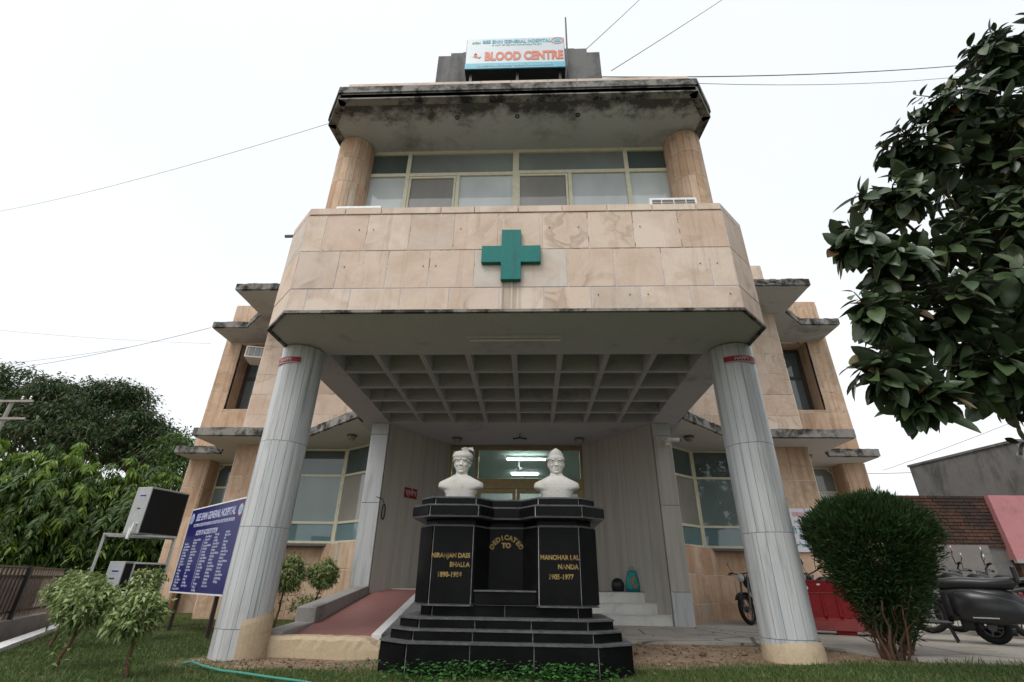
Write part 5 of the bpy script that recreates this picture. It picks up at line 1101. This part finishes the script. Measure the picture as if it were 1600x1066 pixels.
def needlebush():
    base = Vector((4.86, 7.42, -.06)); root = empty('clipped_shrub', base); setp(root, 'round clipped dark green conifer shrub by the drive', 'shrub')
    mb = MB()
    for k in range(22):
        a = 2*math.pi*k/22+random.uniform(-.2, .2); q = random.uniform(.05, .13); e = random.uniform(.25, .5)
        trunk(mb, base+Vector((q*math.cos(a), q*math.sin(a), -.1)), base+Vector((.08+e*math.cos(a), e*math.sin(a), random.uniform(.6, 1.0))), random.uniform(.012, .03), .008, 6, .12)
    for k in range(60):
        a = random.uniform(0, 6.28); z0 = random.uniform(.1, .5); e = random.uniform(.2, .45); q = random.uniform(.05, .2); trunk(mb, base+Vector((q*math.cos(a), q*math.sin(a), z0)), base+Vector((e*math.cos(a), e*math.sin(a), z0+random.uniform(.1, .35))), .006, .003, 4, .2)
    child(mb.build('stem', 'stem', None, True), root)
    n = 64000; c = np.array([4.97, 7.42, 1.36]); d = unitv(rng.normal(size=(n, 3))); q = rng.uniform(.38**3, 1, n)**(1/3); zz = d[:, 2]
    prof = np.where(zz < 0, 1-.64*(-zz)**1.1, 1.0); bump = 1+.05*np.sin(d[:, 0]*9+d[:, 2]*7)+.045*np.sin(d[:, 1]*11-d[:, 2]*8)+.03*np.sin(d[:, 0]*23+d[:, 1]*19+d[:, 2]*21)+rng.normal(0, .035, n)
    P = c+np.column_stack([d[:, 0]*.77*prof, d[:, 1]*.74*prof, np.where(zz > 0, zz*.56, zz*1.34)])*(q*bump)[:, None]
    k = rng.uniform(0, 1, n) < np.clip((P[:, 2]-.05)/.45, .10, 1); P, d = P[k], d[k]; n = len(P)
    D = d+rng.normal(0, .35, (n, 3))+np.array([0, 0, .55]); o = leaves('foliage', P, D, rng.normal(size=(n, 3)), rng.uniform(.05, .10, n), rng.uniform(.010, .022, n), 'leaf_thuja', None, 0); child(o, root)
needlebush()
def ficus(label, base, c, r, nl, group='variegated shrubs on the lawn', lf=.068):
    root = empty('ornamental_shrub', base); setp(root, label, 'shrub', group); mb = MB(); b = Vector(base); C = Vector(c)
    st_ = trunk(mb, b-Vector((0, 0, .05)), C-Vector((0, 0, r[2]*.6)), .022, .014, 7, .1)
    for k in range(7): d = Vector((random.uniform(-1, 1)*r[0], random.uniform(-1, 1)*r[1], random.uniform(-.3, .8)*r[2])); trunk(mb, st_[-2], C+d*.8, .010, .004, 5, .2)
    child(mb.build('stem', 'stem', None, True), root); Ps, Ds, Ns = [], [], []
    k = nl//14; Cq, dr = ell(k, c, r, .68)
    for q in range(k):
        m = 14; off = rng.normal(size=(m, 3))*.038; Ps.append(Cq[q]+off); Ds.append(rng.normal(size=(m, 3))*.8+dr[q]*np.array([.8, .8, .3])+np.array([0, 0, -.25])); Ns.append(rng.normal(size=(m, 3))*.5+dr[q]*.6+np.array([0, 0, .9]))
    m = 40; t = rng.uniform(.15, .75, (m, 1)); S0 = np.array(base)+(np.array(c)-np.array(base))*t*.9; Ps.append(S0+rng.normal(0, .05, (m, 3))); Ds.append(rng.normal(size=(m, 3))); Ns.append(rng.normal(size=(m, 3))+np.array([0, 0, 1]))
    P, D, N = map(np.concatenate, (Ps, Ds, Ns)); n = len(P); child(leaves('foliage', P, D, N, lf*rng.uniform(.7, 1.25, n), lf*.42*rng.uniform(.8, 1.2, n), 'leaf_ficus', None, .3), root)
ficus('pale variegated shrub front left of the two nearest on the lawn', (-5.0, 6.26, -.18), (-4.92, 6.28, .46), (.27, .26, .22), 2300)
ficus('pale variegated shrub nearest the blue board on the lawn', (-3.82, 5.8, -.18), (-3.93, 5.8, .40), (.23, .22, .20), 2000)
ficus('variegated shrub standing behind the front left one', (-6.55, 7.85, -.18), (-6.45, 7.85, .55), (.33, .32, .26), 2200)
ficus('small darker variegated shrub before the condenser stand', (-6.35, 8.9, -.18), (-6.2, 8.9, .70), (.24, .24, .18), 900)
ficus('slim variegated shrub right beside the left portico column', (-4.55, 10.3, -.18), (-4.42, 10.3, .86), (.27, .26, .30), 2200)
ficus('variegated shrub between the ramp wall and the left bay window', (-4.2, 11.0, -.18), (-4.02, 11.0, .86), (.27, .26, .26), 2200)
ficus('low leafy shrub at the foot of the ramp wall', (-4.3, 11.3, -.18), (-4.35, 11.3, .25), (.35, .25, .22), 600)
def rubber_tree():
    base = Vector((7.7, 4.8, -.1)); root = empty('rubber_tree', base); setp(root, 'large dark rubber tree with big glossy leaves hanging in from the right', 'tree')
    L3 = []
    for curl in (.1, .25, .4):
        nst = 7; V, F = [], []
        for i in range(nst):
            t = i/(nst-1); wv = .24*math.sin(math.pi*min(1, t*.96+.03))**.75+.004; x = t; z = -curl*t*t*.5
            V += [(x, -wv, z+wv*.35), (x, 0, z), (x, wv, z+wv*.35)]
        for i in range(nst-1): F += [(3*i, 3*i+3, 3*i+4, 3*i+1), (3*i+1, 3*i+4, 3*i+5, 3*i+2)]
        me = bpy.data.meshes.new('leaf'); me.from_pydata(V, [], F); me.polygons.foreach_set('use_smooth', [True]*len(F)); me.materials.append(M['leaf_rubber']); L3.append((me, np.array(V), np.array(F)))
    mb = MB(); top = Vector((8.0, 6.3, 3.6)); trunk(mb, base-Vector((0, 0, .2)), top, .28, .18)
    blobs = [pxblob(u, v, y, ru, rv) for u, v, y, ru, rv in ((1575, 95, 5.0, 48, 50), (1500, 165, 4.9, 55, 45), (1440, 235, 4.9, 50, 42), (1390, 305, 4.8, 48, 40), (1335, 375, 4.7, 34, 32), (1400, 400, 4.9, 60, 50), (1370, 490, 4.7, 48, 38), (1385, 575, 4.6, 42, 38), (1440, 615, 4.6, 36, 24), (1450, 500, 5.0, 75, 70), (1530, 570, 4.8, 70, 50), (1530, 420, 5.2, 95, 90), (1550, 260, 5.2, 90, 85), (1640, 180, 5.2, 90, 90), (1660, 400, 5.2, 110, 110), (1640, 590, 4.9, 90, 50), (1790, 350, 5.3, 150, 200), (1780, 620, 5.0, 130, 80))]
    nodes = []
    for c, r in blobs: nodes.append(trunk(mb, top, (c[0], c[1]+r[1]*.3, c[2]), .05, .012, 7, .1))
    tips = []
    for bi, (c, r) in enumerate(blobs):
        k = int(40*(r[0]*r[1]*r[2])**.60)+6; C, dr = ell(k, c, r, .35)
        for q in range(k):
            d = Vector(dr[q]); e = Vector(C[q]); s0 = Vector(c).lerp(e, .3); trunk(mb, s0, e, .010, .005, 4, .15); tips.append((e, (e-s0).normalized()))
    child(mb.build('limbs', 'twig', None, True), root); LV = []
    for e, d in tips:
        d = (d+Vector((0, 0, .35))).normalized(); m = random.randint(9, 14); a0 = random.uniform(0, 6.28); u = d.orthogonal().normalized(); v = d.cross(u)
        for k in range(m):
            a = a0+2.4*k; back = k*.032; o_ = (u*math.cos(a)+v*math.sin(a)); ax = (d*(.6-.07*k)+o_*random.uniform(.6, 1.1)+Vector((random.uniform(-.25, .25), random.uniform(-.25, .25), -.15-.045*k+random.uniform(-.2, .2)))).normalized(); nrm = (d*.8+Vector((0, 0, .7))-ax*ax.dot(d*.8+Vector((0, 0, .7)))).normalized(); L_ = random.uniform(.17, .36)*(.6 if k < 2 else 1); LV.append((e-d*back+o_*.02, ax, nrm, L_))
    def score(t):
        p = t[0]-CAMP; zc = p.dot(CF)
        if zc < .3: return 0
        uu = 800+FPX*p.dot(CR)/zc; vv = 533-FPX*p.dot(CU)/zc
        return t[3]/p.length if (-20 < uu < 1640 and -20 < vv < 1090) else 0
    LV.sort(key=score, reverse=True); AV, AF, k0 = [], [], 0
    for i, (p, ax, nr, L_) in enumerate(LV):
        me, V, F = L3[i % 3]; y = nr.cross(ax).normalized(); z = ax.cross(y); mt = Matrix(((ax.x*L_, y.x*L_, z.x*L_, p.x), (ax.y*L_, y.y*L_, z.y*L_, p.y), (ax.z*L_, y.z*L_, z.z*L_, p.z), (0, 0, 0, 1)))
        if i < 300: o = link('leaf', me, None, root); o.matrix_basis = Matrix.Translation(-root.location) @ mt
        else:
            A = np.array(mt); W = V @ A[:3, :3].T+A[:3, 3]; AV.append(W); AF.append(F+k0); k0 += len(V)
    o = fast('leaf_mass', np.concatenate(AV), np.concatenate(AF), 'leaf_rubber2', None, True); o['kind'] = 'stuff'; child(o, root)
rubber_tree()

def litter():
    n = 170; X = rng.uniform(-3.4, 4.4, n); Y = rng.uniform(6.6, 11.4, n); k = ~((X > -1.6) & (X < 1.55) & (Y < 8.2)); k &= ~((X < -1.5) & (Y > 7.4)); X, Y = X[k], Y[k]; n = len(X)
    z = np.where((Y > 8.55) & (X > -1.7), 0, gz(X, Y)); P = np.column_stack([X, Y, z+.008]); a = rng.uniform(0, 6.28, n); D = np.column_stack([np.cos(a), np.sin(a), rng.uniform(0, .25, n)]); N = np.column_stack([rng.normal(0, .25, (n, 2)), np.ones(n)])
    o = leaves('fallen_leaves', P, D, N, rng.uniform(.03, .08, n), rng.uniform(.015, .035, n), 'leaf_dry', None, 0); setp(o, 'scattered dry leaves and litter on the soil and paving', 'litter', None, 'stuff')
M['pebble'] = leafmat('soil clod', [(0, (.10, .07, .045)), (.7, (.20, .145, .10)), (1, (.33, .28, .23))], .9, .1, 0)
M['leaf_dry'] = leafmat('dry leaf', [(0, (.10, .06, .03)), (.6, (.22, .15, .08)), (.9, (.34, .27, .16)), (1, (.5, .48, .42))], .7, .2, 0)
litter()
def pebbles():
    n = 900; X = np.concatenate([rng.normal(-2.6, .8, n//3), rng.normal(2.6, .9, n-n//3)]); Y = np.where(np.arange(n) < n//3, rng.normal(7.05, .25, n), rng.normal(7.75, .4, n)); k = (Y < 8.45) & ~((X > -1.5) & (X < 1.45)) & (Y > 6.5) & ~((X < 0) & (Y > 7.42)) & ((X-3.58)**2+(Y-7.4)**2 > .2); X, Y = X[k], Y[k]; n = len(X); r = rng.uniform(.006, .02, n)*(1+1.5*(rng.uniform(0, 1, n) > .96))
    U = np.array([(1, 0, 0), (-1, 0, 0), (0, 1, 0), (0, -1, 0), (0, 0, .7), (0, 0, -.7)], float); F = np.array([(0, 2, 4), (2, 1, 4), (1, 3, 4), (3, 0, 4), (2, 0, 5), (1, 2, 5), (3, 1, 5), (0, 3, 5)])
    V = U[None]*r[:, None, None]*rng.uniform(.6, 1.3, (n, 6, 1)); V[..., 0] += X[:, None]; V[..., 1] += Y[:, None]; V[..., 2] += (gz(X, Y)+r*.3)[:, None]
    setp(fast('pebbles', V.reshape(-1, 3), (F[None]+6*np.arange(n)[:, None, None]).reshape(-1, 3), 'pebble'), 'small stones and clods on the bare soil', 'stones', None, 'stuff')
pebbles()
